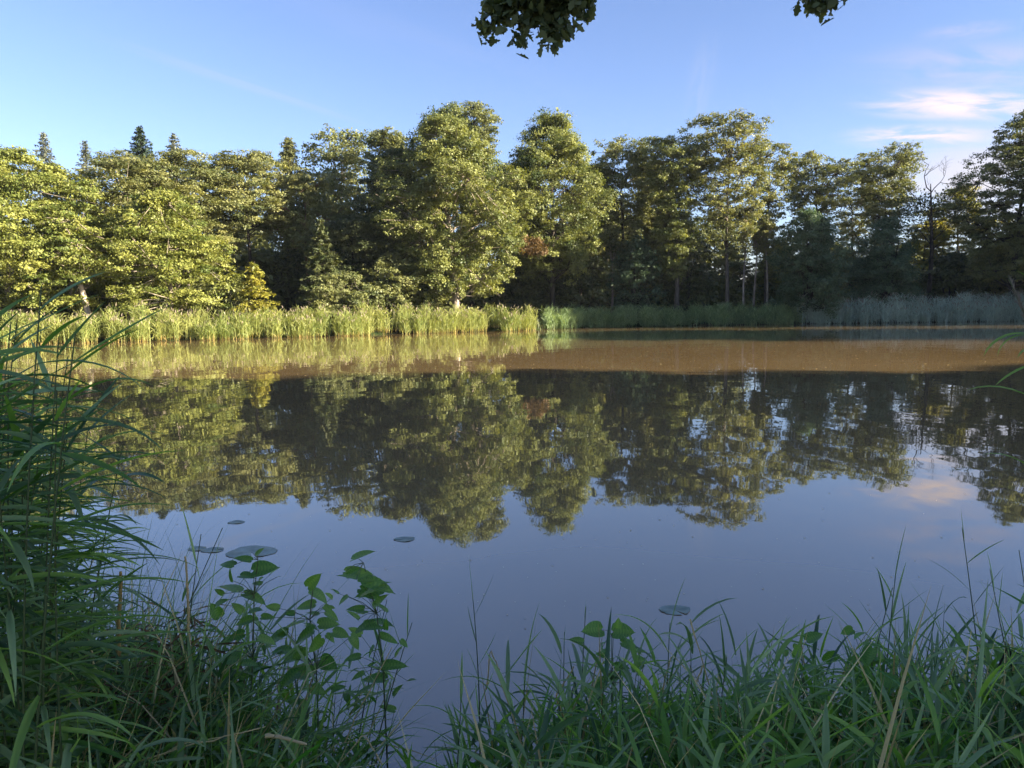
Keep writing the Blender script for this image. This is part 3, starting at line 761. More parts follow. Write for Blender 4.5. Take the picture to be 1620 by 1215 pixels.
def bank_height(x):
    """height of the grass mass over x (metres), read off the photograph"""
    return np.interp(x, [-2.6, -1.6, -1.0, -.62, -.42, -.2, .0, .35, .7, 1.0, 1.3, 1.6, 2.2, 3], [.66, .62, .60, .60, .42, .46, .52, .56, .64, .50, .60, .62, .58, .55])
def grass(name, label, n, mat, x0, x1, y0, y1, lf, w0, w1, lean, bend, seed, twist=.5, segs=6, sel=None):
    global rng
    rng = np.random.default_rng(seed)
    x = rng.uniform(x0, x1, n); y = rng.uniform(y0, y1, n)
    d = shore_dist(x, y)
    cl = np.sin(x * 9 + y * 7) + np.sin(x * 17 - y * 11 + 2) * .7
    keep = (d < .22 + .12 * rng.normal(size=n)) & (rng.normal(size=n) * .5 + cl > -.55)
    if sel is not None: keep &= sel(x, y)
    x, y, cl = x[keep], y[keep], cl[keep]; n = len(x)
    b = np.stack([x, y, np.maximum(ground_z(x, y), -.12)], 1)
    L = bank_height(x) * lf * rng.uniform(.5, 1.15, n) * (.95 + .16 * cl)
    az = np.where(rng.random(n) < .35, rng.normal(.2, .7, n), rng.random(n) * 6.283)
    V, F, pf = blades(b, az, L, rng.uniform(w0, w1, n), np.abs(rng.normal(size=n)) * lean, np.abs(rng.normal(size=n)) * bend + .1, segs, twist, kink=.3)
    o = build(name, V, F, M[mat], None, np.repeat((.45 + .4 * rng.normal(size=n)).clip(0, 1), pf), smooth=False)
    return tag(o, label, 'grass', kind='stuff')
grass('grass', 'green arching grass blades thick on the near bank', 3600, 'grass', -3.4, 3.6, 1.5, 3.7, 1.15, .008, .017, .5, 1.3, 201)
grass('grass', 'bluish green broad blades among the near bank grass', 1800, 'bluegrass', -3.4, 3.6, 1.6, 3.8, 1.2, .012, .026, .55, 1.2, 202)
grass('grass', 'broad bright green blades bent over each other on the near bank', 2000, 'fresh', -3.4, 3.6, 1.6, 3.6, 1.0, .012, .022, .7, 1.3, 206)
grass('grass', 'short fine grass at the foot of the near bank growth', 6000, 'grass', -3.2, 3.4, 1.4, 3.5, .65, .004, .010, .6, 1.0, 203, segs=4)
grass('straw', 'pale dry grass stalks tangled through the near bank', 2400, 'straw', -3.2, 3.4, 1.7, 3.6, 1.3, .008, .014, .6, .5, 204, segs=4)
grass('straw', 'brown withered litter low between the green blades', 2500, 'deadleaf', -3.2, 3.4, 1.4, 3.4, .5, .008, .018, .8, .9, 205, segs=3)

def young_reeds(label, n, mat, x0, x1, y0, y1, seed, hf=1.0, k=6, l0=.14, l1=.32, w0=.010, w1=.022):
    global rng
    rng = np.random.default_rng(seed)
    x = rng.uniform(x0, x1, n); y = rng.uniform(y0, y1, n); d = shore_dist(x, y)
    keep = d < .32 + .12 * rng.normal(size=n); x, y = x[keep], y[keep]; n = len(x)
    b = np.stack([x, y, np.maximum(ground_z(x, y), -.12)], 1)
    L = bank_height(x) * hf * rng.uniform(.5, 1.15, n)
    az = rng.random(n) * 6.283; le = np.abs(rng.normal(size=n)) * .35
    V, F, pf = blades(b, az, L, np.full(n, .006), le, le * .3, 5, .2)
    root = thing('young_reeds', label, 'reeds'); root['kind'] = 'stuff'
    build('stalks', V, F, M['stem'], root, np.repeat(rng.random(n), pf))
    u = rng.uniform(.25, 1.0, (n, k)); th = le[:, None] * (1 + .12 * u)
    hx = np.sin(th) * u * L[:, None]; hz = np.cos(th) * u * L[:, None]
    P = b[:, None] + np.stack([np.cos(az)[:, None] * hx, np.sin(az)[:, None] * hx, hz], -1)
    P = P.reshape(-1, 3); m_ = len(P)
    V, F, pf = blades(P, rng.random(m_) * 6.283, rng.uniform(l0, l1, m_), rng.uniform(w0, w1, m_), rng.uniform(.3, 1.3, m_), rng.uniform(0, 1.2, m_), 5, .6)
    t_ = np.repeat(rng.normal(.5, .25, n).clip(0, 1), k)
    build('leaves', V, F, M[mat], root, np.repeat((t_ + rng.normal(size=m_) * .12).clip(0, 1), pf))
young_reeds('leafy young reeds crowded along the near waterline', 800, 'bluegrass', -3.4, 3.6, 1.9, 3.7, 220, 1.1)
young_reeds('fresh green young reeds scattered through the near bank', 750, 'fresh', -3.2, 3.4, 1.7, 3.5, 221, .95)
young_reeds('short leafy undergrowth on the near bank', 1000, 'herb', -3.2, 3.4, 1.5, 3.3, 222, .75, 7, .07, .14, .016, .03)
# thin criss-crossing stems over the water at lower left
def fan(n, mat, label, cx, cy, sx, sy, l0, l1, w0, w1, seed, lean=.5, bend=.8):
    global rng
    rng = np.random.default_rng(seed)
    x = rng.normal(cx, sx, n); y = rng.normal(cy, sy, n)
    b = np.stack([x, y, np.maximum(ground_z(x, y), -.1)], 1)
    az = rng.normal(0, 1.4, n)
    V, F, pf = blades(b, az, rng.uniform(l0, l1, n), rng.uniform(w0, w1, n), np.abs(rng.normal(size=n)) * lean, np.abs(rng.normal(size=n)) * bend, 8, .3)
    o = build('grass', V, F, M[mat], None, np.repeat(rng.random(n), pf)); tag(o, label, 'grass', kind='stuff')
fan(330, 'bluegrass', 'thin dark stems criss-crossing over the water below the left reeds', -1.6, 2.8, .28, .28, .6, 1.2, .003, .007, 210)
fan(120, 'bluegrass', 'long soft blades spilling right from the foot of the left reeds', -1.7, 2.3, .22, .25, .5, .9, .010, .018, 211, .35, 1.3)

# --- reeds, one thing each
def reed(label, base, top, seed, nleaf=7, ll=(.28, .5), lw=(.012, .020), az0=0.0, aspread=.5, lean=(.35, .9), bend=(.3, 1.1), start=.35, group=None, mat='bluegrass', sag=.06, two=True, tipf=.25):
    """stem from base to top, with alternate leaves; az0 is where they point"""
    global rng
    rng = np.random.default_rng(seed)
    base = np.array(base, float); top = np.array(top, float)
    root = thing('reed', label, 'reed', base, group)
    v = top - base; Ls = np.linalg.norm(v)
    s = np.linspace(0, 1, 9)[:, None]
    bow = np.array([math.cos(az0), math.sin(az0), 0]) * sag * Ls
    pts = v * s + bow * (s ** 2 - s)
    mb = MB(); mb.tube(pts, np.linspace(.0042, .0016, 9), 5, t=.4); mb.build('stem', M['stem'], root)
    for k in range(nleaf):
        u = start + (1 - start) * (k + .5 * rng.random()) / nleaf
        p = v * u + bow * (u * u - u)
        a = az0 + (math.pi if (two and k % 2) else 0) + rng.normal() * aspread
        last = k >= nleaf - 1
        le = rng.uniform(*lean) * (tipf if last else 1); be = rng.uniform(*bend) * (.3 if last else 1)
        V, F, pf = blades(p[None], np.array([a]), np.array([rng.uniform(*ll) * (1.05 - .35 * abs(u - .6))]), np.array([rng.uniform(*lw)]), np.array([le]), np.array([be]), 8, .35)
        build('leaf', V, F, M[mat], root, np.full(pf, rng.random()), smooth=True)
    return root

# dense clump at the left edge
rs = random.Random(12)
G = 'tall reeds leaning in a dense clump at the left edge'
for k in range(84):
    D = rs.uniform(1.75, 2.8)
    off = rs.uniform(-.10, .40)
    x = -.667 * D - off
    gz0 = max(float(ground_z(np.array([x]), np.array([D]))[0]), -.1)
    ztop = (rs.uniform(1.5, 2.08) if off > .02 else rs.uniform(1.1, 1.95 + off * 1.5))
    ln = rs.uniform(.0, .26)
    reed('tall dark green reed leaning right in the dense clump at the left edge', (x, D, gz0), (x + ln, D + rs.uniform(-.15, .15), ztop), 300 + k, nleaf=rs.randint(12, 17),
         ll=(.18, .36), lw=(.014, .024), az0=rs.gauss(0, .35), aspread=.5, lean=(.95, 1.7), bend=(.3, 1.2), start=.25, group=G, mat='grass' if k % 3 == 0 else 'bluegrass', two=(k % 4 == 0), tipf=.7)

def preed(label, b, t_, D, seed, **kw):
    p = at(b[0], b[1], D); q = at(t_[0], t_[1], D + kw.pop('dd', .05))
    v = p - q
    if p.z > -.05:      # carry the stem on down into the ground
        f = (p.z + .1) / max(.05, -(v.z)) if v.z < 0 else 0
        p = p + v * max(0, min(f, 3))
    p = Vector((p.x, p.y, min(p.z, max(float(ground_z(np.array([p.x]), np.array([p.y]))[0]), -.15))))
    return reed(label, p, q, seed, **kw)
preed('tallest single reed standing in the water near the right edge, two leaves pointing up', (1549, 1058), (1522, 835), 3.5, 401, nleaf=8, ll=(.16, .28), lw=(.006, .010), az0=0.1, aspread=.4, lean=(.5, 1.0), bend=(-.2, .5), start=.25, sag=-.03)
preed('thin reed just right of the tallest single reed', (1592, 1010), (1566, 900), 3.4, 402, nleaf=6, ll=(.14, .24), lw=(.005, .008), az0=.3, aspread=.6, lean=(.6, 1.2), bend=(0, .6), start=.2)
preed('thin reed with crossing leaves cut off by the right edge', (1625, 1000), (1612, 870), 3.2, 403, nleaf=6, ll=(.16, .26), lw=(.005, .009), az0=3.0, aspread=.5, lean=(.6, 1.2), bend=(0, .6), start=.2)
preed('tufted reed with upright leaves left of the tallest single reed', (1408, 1060), (1418, 900), 3.2, 404, nleaf=9, ll=(.2, .34), lw=(.007, .012), az0=0, aspread=.5, lean=(.2, .8), bend=(-.1, .3), start=.2)
preed('second tufted reed rising above the heart-leaved herb', (1385, 1050), (1412, 930), 3.0, 405, nleaf=6, ll=(.2, .34), lw=(.007, .012), az0=0, aspread=.5, lean=(.3, 1.0), bend=(0, .5), start=.3)
preed('slender reed with narrow leaves right of the tufted reed', (1462, 1080), (1478, 985), 3.0, 406, nleaf=7, ll=(.18, .3), lw=(.006, .010), az0=0, aspread=.5, lean=(.1, .7), bend=(0, .4), start=.2)
preed('bent reed with a kinked tip at the lower right corner', (1610, 1130), (1590, 1015), 2.7, 407, nleaf=5, ll=(.2, .3), lw=(.007, .011), az0=2.8, aspread=.5, lean=(.6, 1.1), bend=(.1, .6), start=.4)
preed('single upright reed over open water left of centre', (752, 1060), (746, 925), 3.4, 408, nleaf=7, ll=(.16, .26), lw=(.006, .009), az0=3.0, aspread=.4, lean=(.2, .7), bend=(-.2, .2), start=.25)
preed('short thin reed at the centre with two small leaves', (895, 1080), (893, 1000), 3.4, 409, nleaf=3, ll=(.10, .15), lw=(.005, .008), az0=.2, aspread=.4, lean=(.2, .5), bend=(0, .2), start=.5)
preed('pale slender reed right of the short thin reed at the centre', (925, 1070), (927, 960), 3.4, 410, nleaf=3, ll=(.10, .18), lw=(.005, .008), az0=.2, aspread=.4, lean=(.1, .3), bend=(0, .2), start=.5)
preed('reed with stiff spreading leaves right of the leafy saplings', (622, 1090), (652, 985), 3.1, 411, nleaf=9, ll=(.16, .26), lw=(.006, .010), az0=.1, aspread=.5, lean=(.3, 1.1), bend=(-.1, .3), start=.15)
preed('reed with a long raised leaf behind the leafy saplings', (590, 1060), (612, 950), 3.3, 412, nleaf=6, ll=(.18, .28), lw=(.006, .010), az0=.1, aspread=.4, lean=(.3, .9), bend=(-.1, .2), start=.2)
preed('reed with two long dark leaves raised over the lily pads', (300, 1040), (318, 845), 2.9, 413, nleaf=6, ll=(.2, .32), lw=(.010, .015), az0=0, aspread=.3, lean=(.6, 1.1), bend=(0, .3), start=.3)
preed('thin reed crossing in front of the leftmost lily pad', (272, 1040), (352, 835), 2.9, 414, nleaf=4, ll=(.12, .2), lw=(.004, .007), az0=0, aspread=.3, lean=(.6, 1.1), bend=(0, .3), start=.3)
preed('arching broad-leaved reed at the centre of the right bank', (1060, 1110), (1060, 985), 3.0, 415, nleaf=9, ll=(.25, .42), lw=(.010, .015), az0=0, aspread=.5, lean=(.4, .9), bend=(.6, 1.6), start=.3)
preed('arching reed just left of the broad-leaved reed', (1010, 1120), (1020, 1040), 2.9, 416, nleaf=6, ll=(.2, .34), lw=(.007, .012), az0=.2, aspread=.6, lean=(.4, .9), bend=(.5, 1.4), start=.3)
for k, (px, py, lab) in enumerate([(1140, 1040, 'drooping reed between the broad-leaved reed and the herb'), (1230, 1090, 'low drooping reed under the heart-leaved herb'), (1330, 1080, 'drooping reed below the tufted reeds'),
                                   (820, 1075, 'leafy low reed at the water gap'), (720, 1090, 'leafy low reed right of the water gap'), (480, 1090, 'leafy low reed in front of the saplings'),
                                   (1500, 1060, 'low reed with long grey-green blades at right'), (1570, 1100, 'low reed with flat blades near the right corner')]):
    preed(lab, (px, py + 120), (px + 10, py), 2.8, 430 + k, nleaf=8, ll=(.24, .42), lw=(.008, .014), az0=k, aspread=.8, lean=(.4, 1.0), bend=(.3, 1.4), start=.2)

# flowering reed at the right edge: stem outside the frame, drooping leaves and a pale plume inside
def plume_reed():
    global rng
    rng = np.random.default_rng(500)
    D = 1.9
    b = (1.36, D, -.05)
    root = thing('reed', 'flowering reed with feathery pale plume reaching in at the right edge', 'reed', b)
    tip = at(1594, 436, D); mid = at(1640, 560, D)
    B = Vector(b)
    P = [Vector((0, 0, 0)), Vector((.06, 0, .8)), mid + Vector((.02, 0, 0)) - B, at(1622, 500, D) - B, tip - B]
    mb = MB(); mb.tube([tuple(q) for q in P], [.005, .0045, .003, .002, .001], 5); mb.build('stem', M['stem'], root)
    q0 = np.array(at(1628, 520, D) - B); q1 = np.array(tip - B)
    n = 90; u = rng.random(n)
    base = q0[None] * (1 - u)[:, None] + q1[None] * u[:, None]
    V, F, pf = blades(base, rng.normal(2.6, 1.2, n), rng.uniform(.02, .05, n) * (1.2 - u), rng.uniform(.002, .004, n), rng.uniform(.1, .5, n), rng.uniform(0, .6, n), 3, .4)
    build('plume', V, F, M['reedplume'], root, np.repeat(rng.random(n), pf))
    for (sx, sy, az, L, w, le, be) in [(1628, 528, 3.1, .13, .012, 1.5, 1.3), (1622, 530, 3.3, .10, .012, 1.6, 1.4), (1640, 575, 3.0, .11, .010, 1.9, .5), (1645, 470, 3.3, .1, .008, .5, .8), (1650, 640, 3.1, .2, .012, 1.0, .9), (1640, 560, -2.6, .1, .009, 1.1, 1.3), (1650, 700, .2, .3, .013, .6, .9), (1650, 760, 3.3, .2, .010, .8, .9)]:
        p = at(sx, sy, D) - B
        V, F, pf = blades(np.array([p]), np.array([az]), np.array([L]), np.array([w]), np.array([le]), np.array([be]), 7, .3)
        build('leaf', V, F, M['grass'], root, np.full(pf, .7), smooth=True)
plume_reed()

# --- saplings and herbs with rounded leaves
def round_leaf(c, d, nrm, L, W, cup, seed):
    """pleated heart-shaped leaf starting at c, growing along d"""
    d = Vector(d).normalized(); nrm = Vector(nrm); nrm = (nrm - d * nrm.dot(d)).normalized(); sde = d.cross(nrm)
    nu, nv = 17, 7
    V = []
    for i in range(nu):
        u = i / (nu - 1)
        wid = W * .5 * (math.sin(math.pi * min(1, u * .93 + .12) ** .72) ** .75 if 0 < u < 1 else (.25 if u == 0 else .03))
        for j in range(nv):
            v = (j / (nv - 1)) * 2 - 1
            off = -.12 * L * abs(v) * (1 - u) ** 3
            z = abs(v) * wid * .35 * (1 - cup) - cup * L * u * u * .5 + .012 * L * math.cos((u * 7 - abs(v) * 2.2) * 2 * math.pi) * min(1, abs(v) * 3)
            V.append(c + d * (u * L + off) + sde * (v * wid) + nrm * z)
    F = [(i * nv + j, i * nv + j + 1, (i + 1) * nv + j + 1, (i + 1) * nv + j) for i in range(nu - 1) for j in range(nv - 1)]
    tt_ = [.45 + .35 * math.cos(((i + .5) / (nu - 1) * 7 - abs(((j + .5) / (nv - 1)) * 2 - 1) * 2.2) * 2 * math.pi) + (.3 if j in (2, 3) else 0) for i in range(nu - 1) for j in range(nv - 1)]
    return V, F, np.array(tt_)

def leafy(name, label, cat, D, stem, lv, seed, mat='fresh', asp=.78):
    """stem: list of pixels bottom to top; lv: (px, py, size px, heading deg in the picture)"""
    r = random.Random(seed)
    pts = [at(a, b, D) for a, b in stem]
    gz0 = max(float(ground_z(np.array([pts[0].x]), np.array([D]))[0]), -.1)
    base = Vector((pts[0].x + (pts[0].x - pts[1].x) * .3, D, gz0))
    root = thing(name, label, cat, base)
    P = [Vector((0, 0, 0))] + [q - base for q in pts if q.z > gz0 + .03]
    mb = MB(); mb.tube([tuple(q) for q in P], np.linspace(.005, .0016, len(P)), 5)
    extra = [(px + r.uniform(-30, 30), py + r.uniform(5, 45), sz * r.uniform(.4, .8), hd + r.uniform(-60, 60)) for (px, py, sz, hd) in lv + lv]
    for (px, py, sz, hd) in lv + extra:
        dd = r.uniform(-.14, .14)
        c = at(px, py, D + dd) - base
        near = min(P, key=lambda q: (q - c).length + (0 if q.z < c.z else .1))
        L = sz / 1215 * D * r.uniform(.72, 1.0)
        d = Vector((math.cos(R(hd)), r.uniform(-.5, .3), math.sin(R(hd)) * .75 + r.uniform(-.15, .1)))
        nrm = Vector((r.uniform(-.9, .9), -.35 + r.uniform(-.5, .5), 1))
        c0 = c - d.normalized() * L * .5
        mid = (near + c0) / 2 + Vector((0, 0, .01))
        mb.tube([tuple(near), tuple(mid), tuple(c0)], [.0016, .0012, .001], 4)
        V, F, tv = round_leaf(c0, d, nrm, L, L * asp * r.uniform(.75, 1.1), r.uniform(.0, .9), seed)
        build('leaf', V, np.array(F), M[mat], root, (tv * .55 + r.uniform(-.1, .45)).clip(0, 1), smooth=True)
    mb.build('stem', M['stem'], root)
    return root
leafy('sapling', 'leftmost young sapling with rounded fresh leaves in front of the lily pads', 'sapling', 2.9, [(392, 1180), (400, 1040), (402, 940), (408, 885)],
      [(362, 926, 44, 140), (405, 945, 46, -10), (383, 884, 34, 160), (420, 897, 40, 15), (366, 908, 30, 100), (385, 985, 36, 200), (372, 1005, 34, 190), (425, 1015, 38, -20), (395, 1060, 40, 200), (360, 1040, 34, 170), (412, 872, 22, 60)], 1)
leafy('sapling', 'middle young sapling with a cluster of bright rounded leaves', 'sapling', 3.0, [(505, 1190), (500, 1060), (490, 980), (497, 915)],
      [(497, 918, 36, 60), (507, 940, 44, -15), (482, 958, 36, 180), (455, 990, 50, 190), (432, 1010, 48, 200), (522, 985, 36, 10), (462, 1040, 48, 210), (540, 1003, 40, 0), (472, 1065, 44, 180), (445, 1028, 40, 160), (520, 1050, 42, -20), (430, 960, 26, 150),
       (455, 1075, 38, 220), (500, 1020, 42, 240)], 2)
leafy('sapling', 'rightmost young sapling with long leaves at its tip', 'sapling', 3.1, [(612, 1190), (606, 1060), (596, 970), (575, 890)],
      [(576, 878, 58, 30), (568, 903, 50, 5), (602, 925, 62, -15), (583, 935, 46, 170), (602, 948, 34, 60), (560, 962, 36, 180), (607, 985, 42, 10), (572, 990, 40, 190), (548, 912, 34, 170), (617, 1010, 38, -20), (585, 1030, 44, 200), (556, 1040, 36, 180), (625, 1050, 40, 10), (590, 1075, 44, 190)], 3, asp=.55)
leafy('herb', 'small herb with two backlit heart-shaped leaves on the right bank', 'herb', 2.9, [(1272, 1190), (1272, 1090), (1268, 1030)],
      [(1260, 1022, 28, 90), (1290, 1008, 40, 25), (1254, 1048, 26, 180), (1284, 1054, 26, 20), (1300, 1096, 46, 10), (1258, 1088, 34, 190), (1276, 1075, 30, 60), (1240, 1110, 34, 200)], 4)
leafy('herb', 'dark leafy herb beneath the tufted reeds', 'herb', 2.9, [(1382, 1190), (1380, 1090), (1378, 1015)],
      [(1358, 1002, 30, 160), (1340, 998, 26, 190), (1388, 1018, 36, 20), (1375, 1040, 40, 240), (1400, 1048, 38, -10), (1350, 1060, 42, 180), (1412, 1075, 42, 10), (1368, 1085, 44, 200)], 5, mat='herb')
leafy('herb', 'flat-topped green herb left of the arching broad-leaved reed', 'herb', 3.0, [(968, 1200), (968, 1080), (968, 1005)],
      [(935, 998, 48, 180), (988, 1000, 42, 10), (955, 1045, 42, 200), (1002, 1022, 42, -20), (960, 1075, 42, 170), (985, 1055, 34, 0), (978, 985, 20, 80)], 6)
leafy('herb', 'low nettle-like herb at the bottom edge right of centre', 'herb', 2.5, [(1110, 1300), (1112, 1200), (1110, 1150)],
      [(1095, 1150, 40, 180), (1125, 1160, 40, 0), (1080, 1178, 44, 200), (1140, 1190, 44, -10), (1100, 1195, 46, 240), (1118, 1140, 32, 70), (1060, 1200, 44, 190), (1160, 1170, 40, 10)], 7, mat='herb', asp=.5)
leafy('herb', 'low nettle-like herb at the bottom edge near the right corner', 'herb', 2.5, [(1530, 1300), (1528, 1210), (1520, 1150)],
      [(1505, 1150, 40, 180), (1540, 1160, 40, 0), (1490, 1178, 44, 200), (1550, 1190, 44, -10), (1515, 1195, 46, 240), (1525, 1140, 32, 70), (1470, 1200, 44, 190)], 8, mat='herb', asp=.5)

# --- lily pads
m, t = new_mat('lily_pad')
out = N(t, 'ShaderNodeOutputMaterial'); p = N(t, 'ShaderNodeBsdfPrincipled'); tcn = N(t, 'ShaderNodeTexCoord')
nz = N(t, 'ShaderNodeTexNoise'); nz.inputs['Scale'].default_value = 9; nz.inputs['Detail'].default_value = 5
cr = N(t, 'ShaderNodeValToRGB'); e = cr.color_ramp.elements
e[0].position = .38; e[0].color = (.11, .15, .10, 1); e[1].position = .68; e[1].color = (.26, .31, .24, 1)
t.links.new(tcn.outputs['Object'], nz.inputs['Vector']); t.links.new(nz.outputs['Fac'], cr.inputs[0]); t.links.new(cr.outputs[0], p.inputs['Base Color'])
p.inputs['Roughness'].default_value = .38; t.links.new(p.outputs[0], out.inputs[0])
M['pad'] = m
for (px, py, w, lab) in [(398, 873, 80, 'largest grey-green lily pad, in front of the leftmost sapling'), (337, 870, 36, 'middle lily pad left of the largest one'), (312, 868, 30, 'leftmost lily pad behind the thin reeds'),
                         (374, 826, 26, 'farthest lily pad beyond the raised dark reed leaves'), (640, 853, 34, 'ragged lily pad alone in open water above the rightmost sapling'), (1068, 965, 50, 'green lily pad touching the arching broad-leaved reed')]:
    c = gp(px, py, .002); r0 = w / 1215 * c.y * .5
    rp = np.random.default_rng(int(px)); n = 40; notch = rp.random() * 6.28
    V = [(0, 0, 0)]; 
    for ring, q in ((0, .5), (1, 1.0)):
        for i in range(n + 1):
            a = notch + .12 + (2 * math.pi - .24) * i / n
            rr_ = r0 * q * (1 + .05 * math.sin(a * 3 + px) + .03 * rp.normal() * q)
            V.append((math.cos(a) * rr_, math.sin(a) * rr_ * .8, .0015 * math.sin(a * 4) + .002 * ring))
    F3 = [(0, 1 + i, 2 + i) for i in range(n)]
    F4 = [(1 + i, n + 2 + i, n + 3 + i, 2 + i) for i in range(n)]
    o = build('lily_pad', V, [np.array(F3), np.array(F4)], M['pad'], smooth=True, loc=c); tag(o, lab, 'lily pad')

# --- dry stalks, one thing each
def stalk(name, label, pp, D, w, mat='straw', cat='dry stalk', dz=.0):
    q = [np.array(at(a, b, D + dz * i)) for i, (a, b) in enumerate(pp)]
    b = q[0].copy(); mb = MB()
    k = len(q); s = np.linspace(0, k - 1, k * 4)
    pts = np.stack([np.interp(s, range(k), [v[i] for v in q]) for i in range(3)], 1) - b
    pts += np.random.default_rng(int(pp[0][0])).normal(size=pts.shape) * .0015
    mb.tube(pts, np.linspace(w, w * .55, len(pts)) * (1 + .15 * np.sin(np.arange(len(pts)) * 2.1)), 6, t=.6)
    o = mb.build(name, M[mat]); o.location = b
    return tag(o, label, cat)
stalk('reed_stump', 'thick brown broken reed stump standing at lower left', [(186, 1040), (189, 985), (191, 905)], 2.7, .010, 'reedbase')
stalk('reed_stump', 'thin pale broken stump right of the thick brown one', [(300, 1030), (297, 940), (293, 880)], 2.8, .006, 'straw')
stalk('dry_stalk', 'kinked pale straw at the lower left, tip folded over', [(130, 1135), (125, 1110), (105, 1052), (120, 1090)], 2.4, .004)
stalk('dry_stalk', 'short pale straw above the kinked straw at lower left', [(152, 1062), (140, 1010)], 2.5, .004)
stalk('dry_stalk', 'long pale straw lying along the bottom edge left of centre', [(190, 1213), (305, 1178), (420, 1150)], 2.2, .003)
stalk('dry_stalk', 'bundle-like thick straw lying low left of centre', [(420, 1163), (450, 1168), (485, 1178)], 2.3, .007)
stalk('dry_stalk', 'slanting pale straw rising left of the water gap', [(545, 1175), (570, 1120), (620, 1025)], 2.7, .003)
stalk('dry_stalk', 'bent pale straw folded over at the water gap', [(605, 1210), (575, 1160), (540, 1205)], 2.4, .003)
stalk('dry_stalk', 'broken straw standing in the water right of the gap', [(770, 1090), (776, 1028), (790, 1060)], 3.1, .004)
stalk('dry_stalk', 'slanting broken straw in front of the short thin reed', [(905, 1160), (878, 1102), (908, 1055)], 2.9, .0045)
stalk('dry_stalk', 'pale straw left of the arching broad-leaved reed', [(1045, 1120), (1050, 1080), (1062, 1040)], 2.9, .004)
stalk('dry_stalk', 'long pale straw sloping down across the right bank', [(1092, 980), (1130, 1110), (1215, 1190)], 2.7, .003)
stalk('dry_stalk', 'tan straw leaning left beside the long sloping straw', [(1075, 1130), (1100, 1085), (1112, 1052)], 2.8, .005)
stalk('dead_reed', 'dark broken stem bent like a hook at lower right', [(1560, 1100), (1596, 1018), (1605, 1090), (1612, 1160)], 2.8, .004, 'darkbark', 'dead stem')

# brown litter mound lower left
rng = np.random.default_rng(77)
c = at(245, 1040, 2.9); n = 420
b = np.stack([rng.normal(c.x, .13, n), rng.normal(2.85, .16, n), rng.uniform(.05, max(.2, c.z + .12), n)], 1)
V, F, pf = blades(b, rng.random(n) * 6.283, rng.uniform(.06, .2, n), rng.uniform(.006, .014, n), rng.uniform(.8, 1.8, n), rng.uniform(0, .8, n), 3, .9)
o = build('litter', V, F, M['deadleaf'], None, np.repeat(rng.random(n), pf)); tag(o, 'brown clump of dead reed litter beside the thick broken stump', 'litter', kind='stuff')

# floating specks
rng = np.random.default_rng(55)
n = 900
px = rng.uniform(150, 1620, n); py = np.where(rng.random(n) < .6, rng.uniform(530, 600, n), rng.uniform(600, 1000, n))
P = np.array([tuple(gp(a, b, .004)) for a, b in zip(px, py)])
V, F = leaves(P, np.tile([0, 0, 1.0], (n, 1)), .016, .7, .5)
V[:, :2] = (V[:, :2].reshape(-1, 4, 2) - P[:, None, :2]).reshape(-1, 2) * np.repeat(np.clip(P[:, 1] / 8, .6, 3), 4)[:, None] + np.repeat(P[:, :2], 4, axis=0)
o = build('floating_specks', V, F, M['straw'], None, rng.random(n)); tag(o, 'tiny pale leaf bits floating on the muddy water', 'debris', kind='stuff')

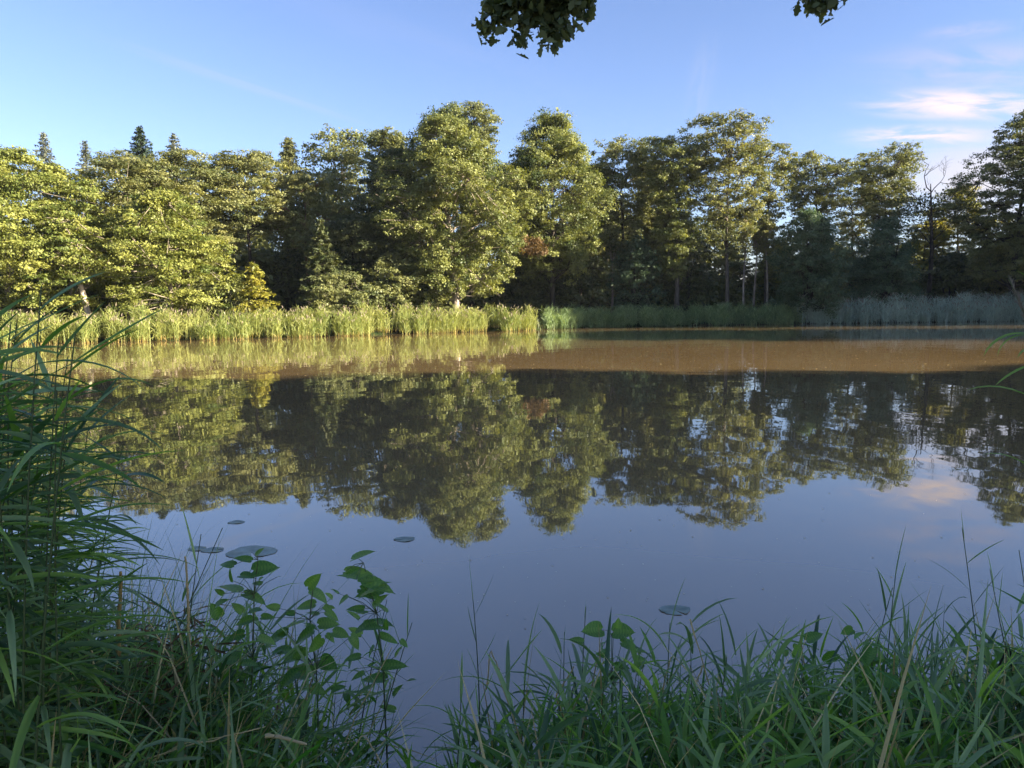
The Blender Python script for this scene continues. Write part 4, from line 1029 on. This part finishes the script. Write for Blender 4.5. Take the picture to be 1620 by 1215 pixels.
# --- oak overhead: trunk on the bank behind the camera, boughs reaching out over the water
def overhead_oak():
    global rng
    rng = np.random.default_rng(600)
    x0, y0 = 2.6, -2.8
    gz0 = float(ground_z(np.array([x0]), np.array([y0]))[0]) - .05
    root = thing('oak_tree', 'overhanging oak whose leafy twigs hang into the top of the picture', 'tree', (x0, y0, gz0))
    o3 = np.array([x0, y0, gz0])
    mb = MB(); mb.tube(np.array([[0, 0, 0], [.05, .1, 1], [0, .2, 3], [-.1, .3, 6], [-.3, .2, 9], [-.2, .1, 13]]), [.48, .36, .32, .26, .18, .05], 12); mb.build('trunk', M['bark'], root)
    br = MB(); P = []; Nn = []
    def curve(a, b, sag, r0, r1, n=10):
        s = np.linspace(0, 1, n)[:, None]; a = np.array(a, float); b = np.array(b, float)
        pts = a * (1 - s) + b * s + np.array([0, 0, 1.0]) * sag * 4 * s * (1 - s) + np.sin(s * 9) * .05
        br.tube(pts, np.linspace(r0, r1, n), 6); return pts
    t1 = np.array(at(845, -30, 9.0)); t2 = np.array(at(1302, -40, 9.4))
    m1 = curve((x0 - .1, y0 + .3, 6.2), t1 + [0, .4, .35], .8, .11, .02)
    m2 = curve((x0 - .1, y0 + .3, 7.0), t2 + [0, .4, .5], .9, .10, .02)
    def spray(c, n, spread):
        for _ in range(n):
            d = rng.normal(size=3) * .5 + [0, -.3, .2]; d /= np.linalg.norm(d)
            P.append(c + rng.normal(size=3) * spread); Nn.append(d)
    # hanging twigs, ends read off the photograph
    for (px, py, D, up) in [(765, 28, 8.8, t1), (770, 52, 8.8, t1), (800, 30, 8.9, t1), (825, 62, 9.0, t1), (840, 40, 9.0, t1), (868, 70, 9.0, t1), (872, 45, 9.1, t1), (890, 55, 9.0, t1),
                            (900, 30, 9.1, t1), (925, 25, 9.2, t1), (935, 5, 9.2, t1), (850, 12, 9.0, t1), (880, 8, 9.1, t1), (810, 5, 8.9, t1), (905, 5, 9.0, t1), (835, -10, 9.0, t1), (870, -15, 8.9, t1),
                            (1288, 8, 9.3, t2), (1305, 14, 9.4, t2), (1322, 0, 9.4, t2), (1300, -8, 9.4, t2), (1275, -6, 9.3, t2)]:
        e_ = np.array(at(px, py, D))
        a = up + (e_ - up) * .1 + [0, .3, .3]
        s = np.linspace(0, 1, 5)[:, None]
        pts = a * (1 - s) + e_ * s; pts[:, 2] += .06 * np.sin(s[:, 0] * 3)
        br.tube(pts, np.linspace(.014, .004, 5), 4)
        for f in np.linspace(.45, 1, 6): spray(a * (1 - f) + e_ * f, 12, .065)
    for pts in (m1, m2):
        for i in range(3, 10):
            for k in range(3):
                e_ = pts[i] + rng.normal(size=3) * [.9, .7, .3] + [0, 0, .75 if i > 3 else .6]
                br.tube([pts[i], (pts[i] + e_) / 2 + [0, 0, .1], e_], [.02, .012, .006], 4)
                spray(e_, 22, .28)
    for k in range(3):     # crown above
        a = rng.random() * 6.28; z = rng.uniform(7.5, 14); l = rng.uniform(2, 5) * (1 - (z - 7) / 14)
        e_ = np.array([x0 + math.cos(a) * l, y0 + math.sin(a) * l - 1.0, z + .8])
        curve((x0 - .2, y0 + .2, z - 1.5), e_, .3, .06, .015, 6)
        for q in range(4): spray(e_ + rng.normal(size=3) * .6, 60, .4)
    P_ = np.array(P) - o3; Nn = np.array(Nn)
    br.V = [v - o3 for v in br.V]
    br.build('branches', M['darkbark'], root)
    # lobed oak leaf outline
    out = np.array([(0, 0), (.18, .10), (.30, .07), (.42, .22), (.52, .15), (.66, .27), (.76, .15), (.92, .13), (1, 0)])
    out = np.concatenate([out, out[-2:0:-1] * [1, -1]])
    n = len(P_); k = len(out)
    Nn = Nn / np.linalg.norm(Nn, axis=1)[:, None]
    T_ = np.cross(Nn, rng.normal(size=(n, 3)) + [0, 0, 0]); T_[:, 2] -= .35; T_ /= np.linalg.norm(T_, axis=1)[:, None]
    B_ = np.cross(Nn, T_); L = rng.uniform(.12, .19, n)
    V = P_[:, None] + T_[:, None] * (out[None, :, 0, None] - .5) * L[:, None, None] + B_[:, None] * out[None, :, 1, None] * L[:, None, None] * 1.15 + Nn[:, None] * (np.abs(out[None, :, 1, None]) * .5) * L[:, None, None]
    build('crown', V.reshape(-1, 3), np.arange(n * k).reshape(n, k), M['green'], root, rng.random(n) * .6)
overhead_oak()

# ------------------------------------------------------------------ thin volume added to lift the dark shadows
m, t = new_mat('shadow_lift')
out = N(t, 'ShaderNodeOutputMaterial'); v = N(t, 'ShaderNodeVolumePrincipled')
v.inputs['Color'].default_value = (.85, .92, 1, 1); v.inputs['Density'].default_value = .00011; v.inputs['Anisotropy'].default_value = .1
t.links.new(v.outputs[0], out.inputs['Volume'])
X0, X1, Y0, Y1, Z0, Z1 = -150, 170, -40, 190, -3, 42
V = [(x, y, z) for x in (X0, X1) for y in (Y0, Y1) for z in (Z0, Z1)]
F = [(0, 1, 3, 2), (4, 6, 7, 5), (0, 4, 5, 1), (2, 3, 7, 6), (0, 2, 6, 4), (1, 5, 7, 3)]
o = build('shadow_lift', V, np.array(F), m); tag(o, kind='stuff')
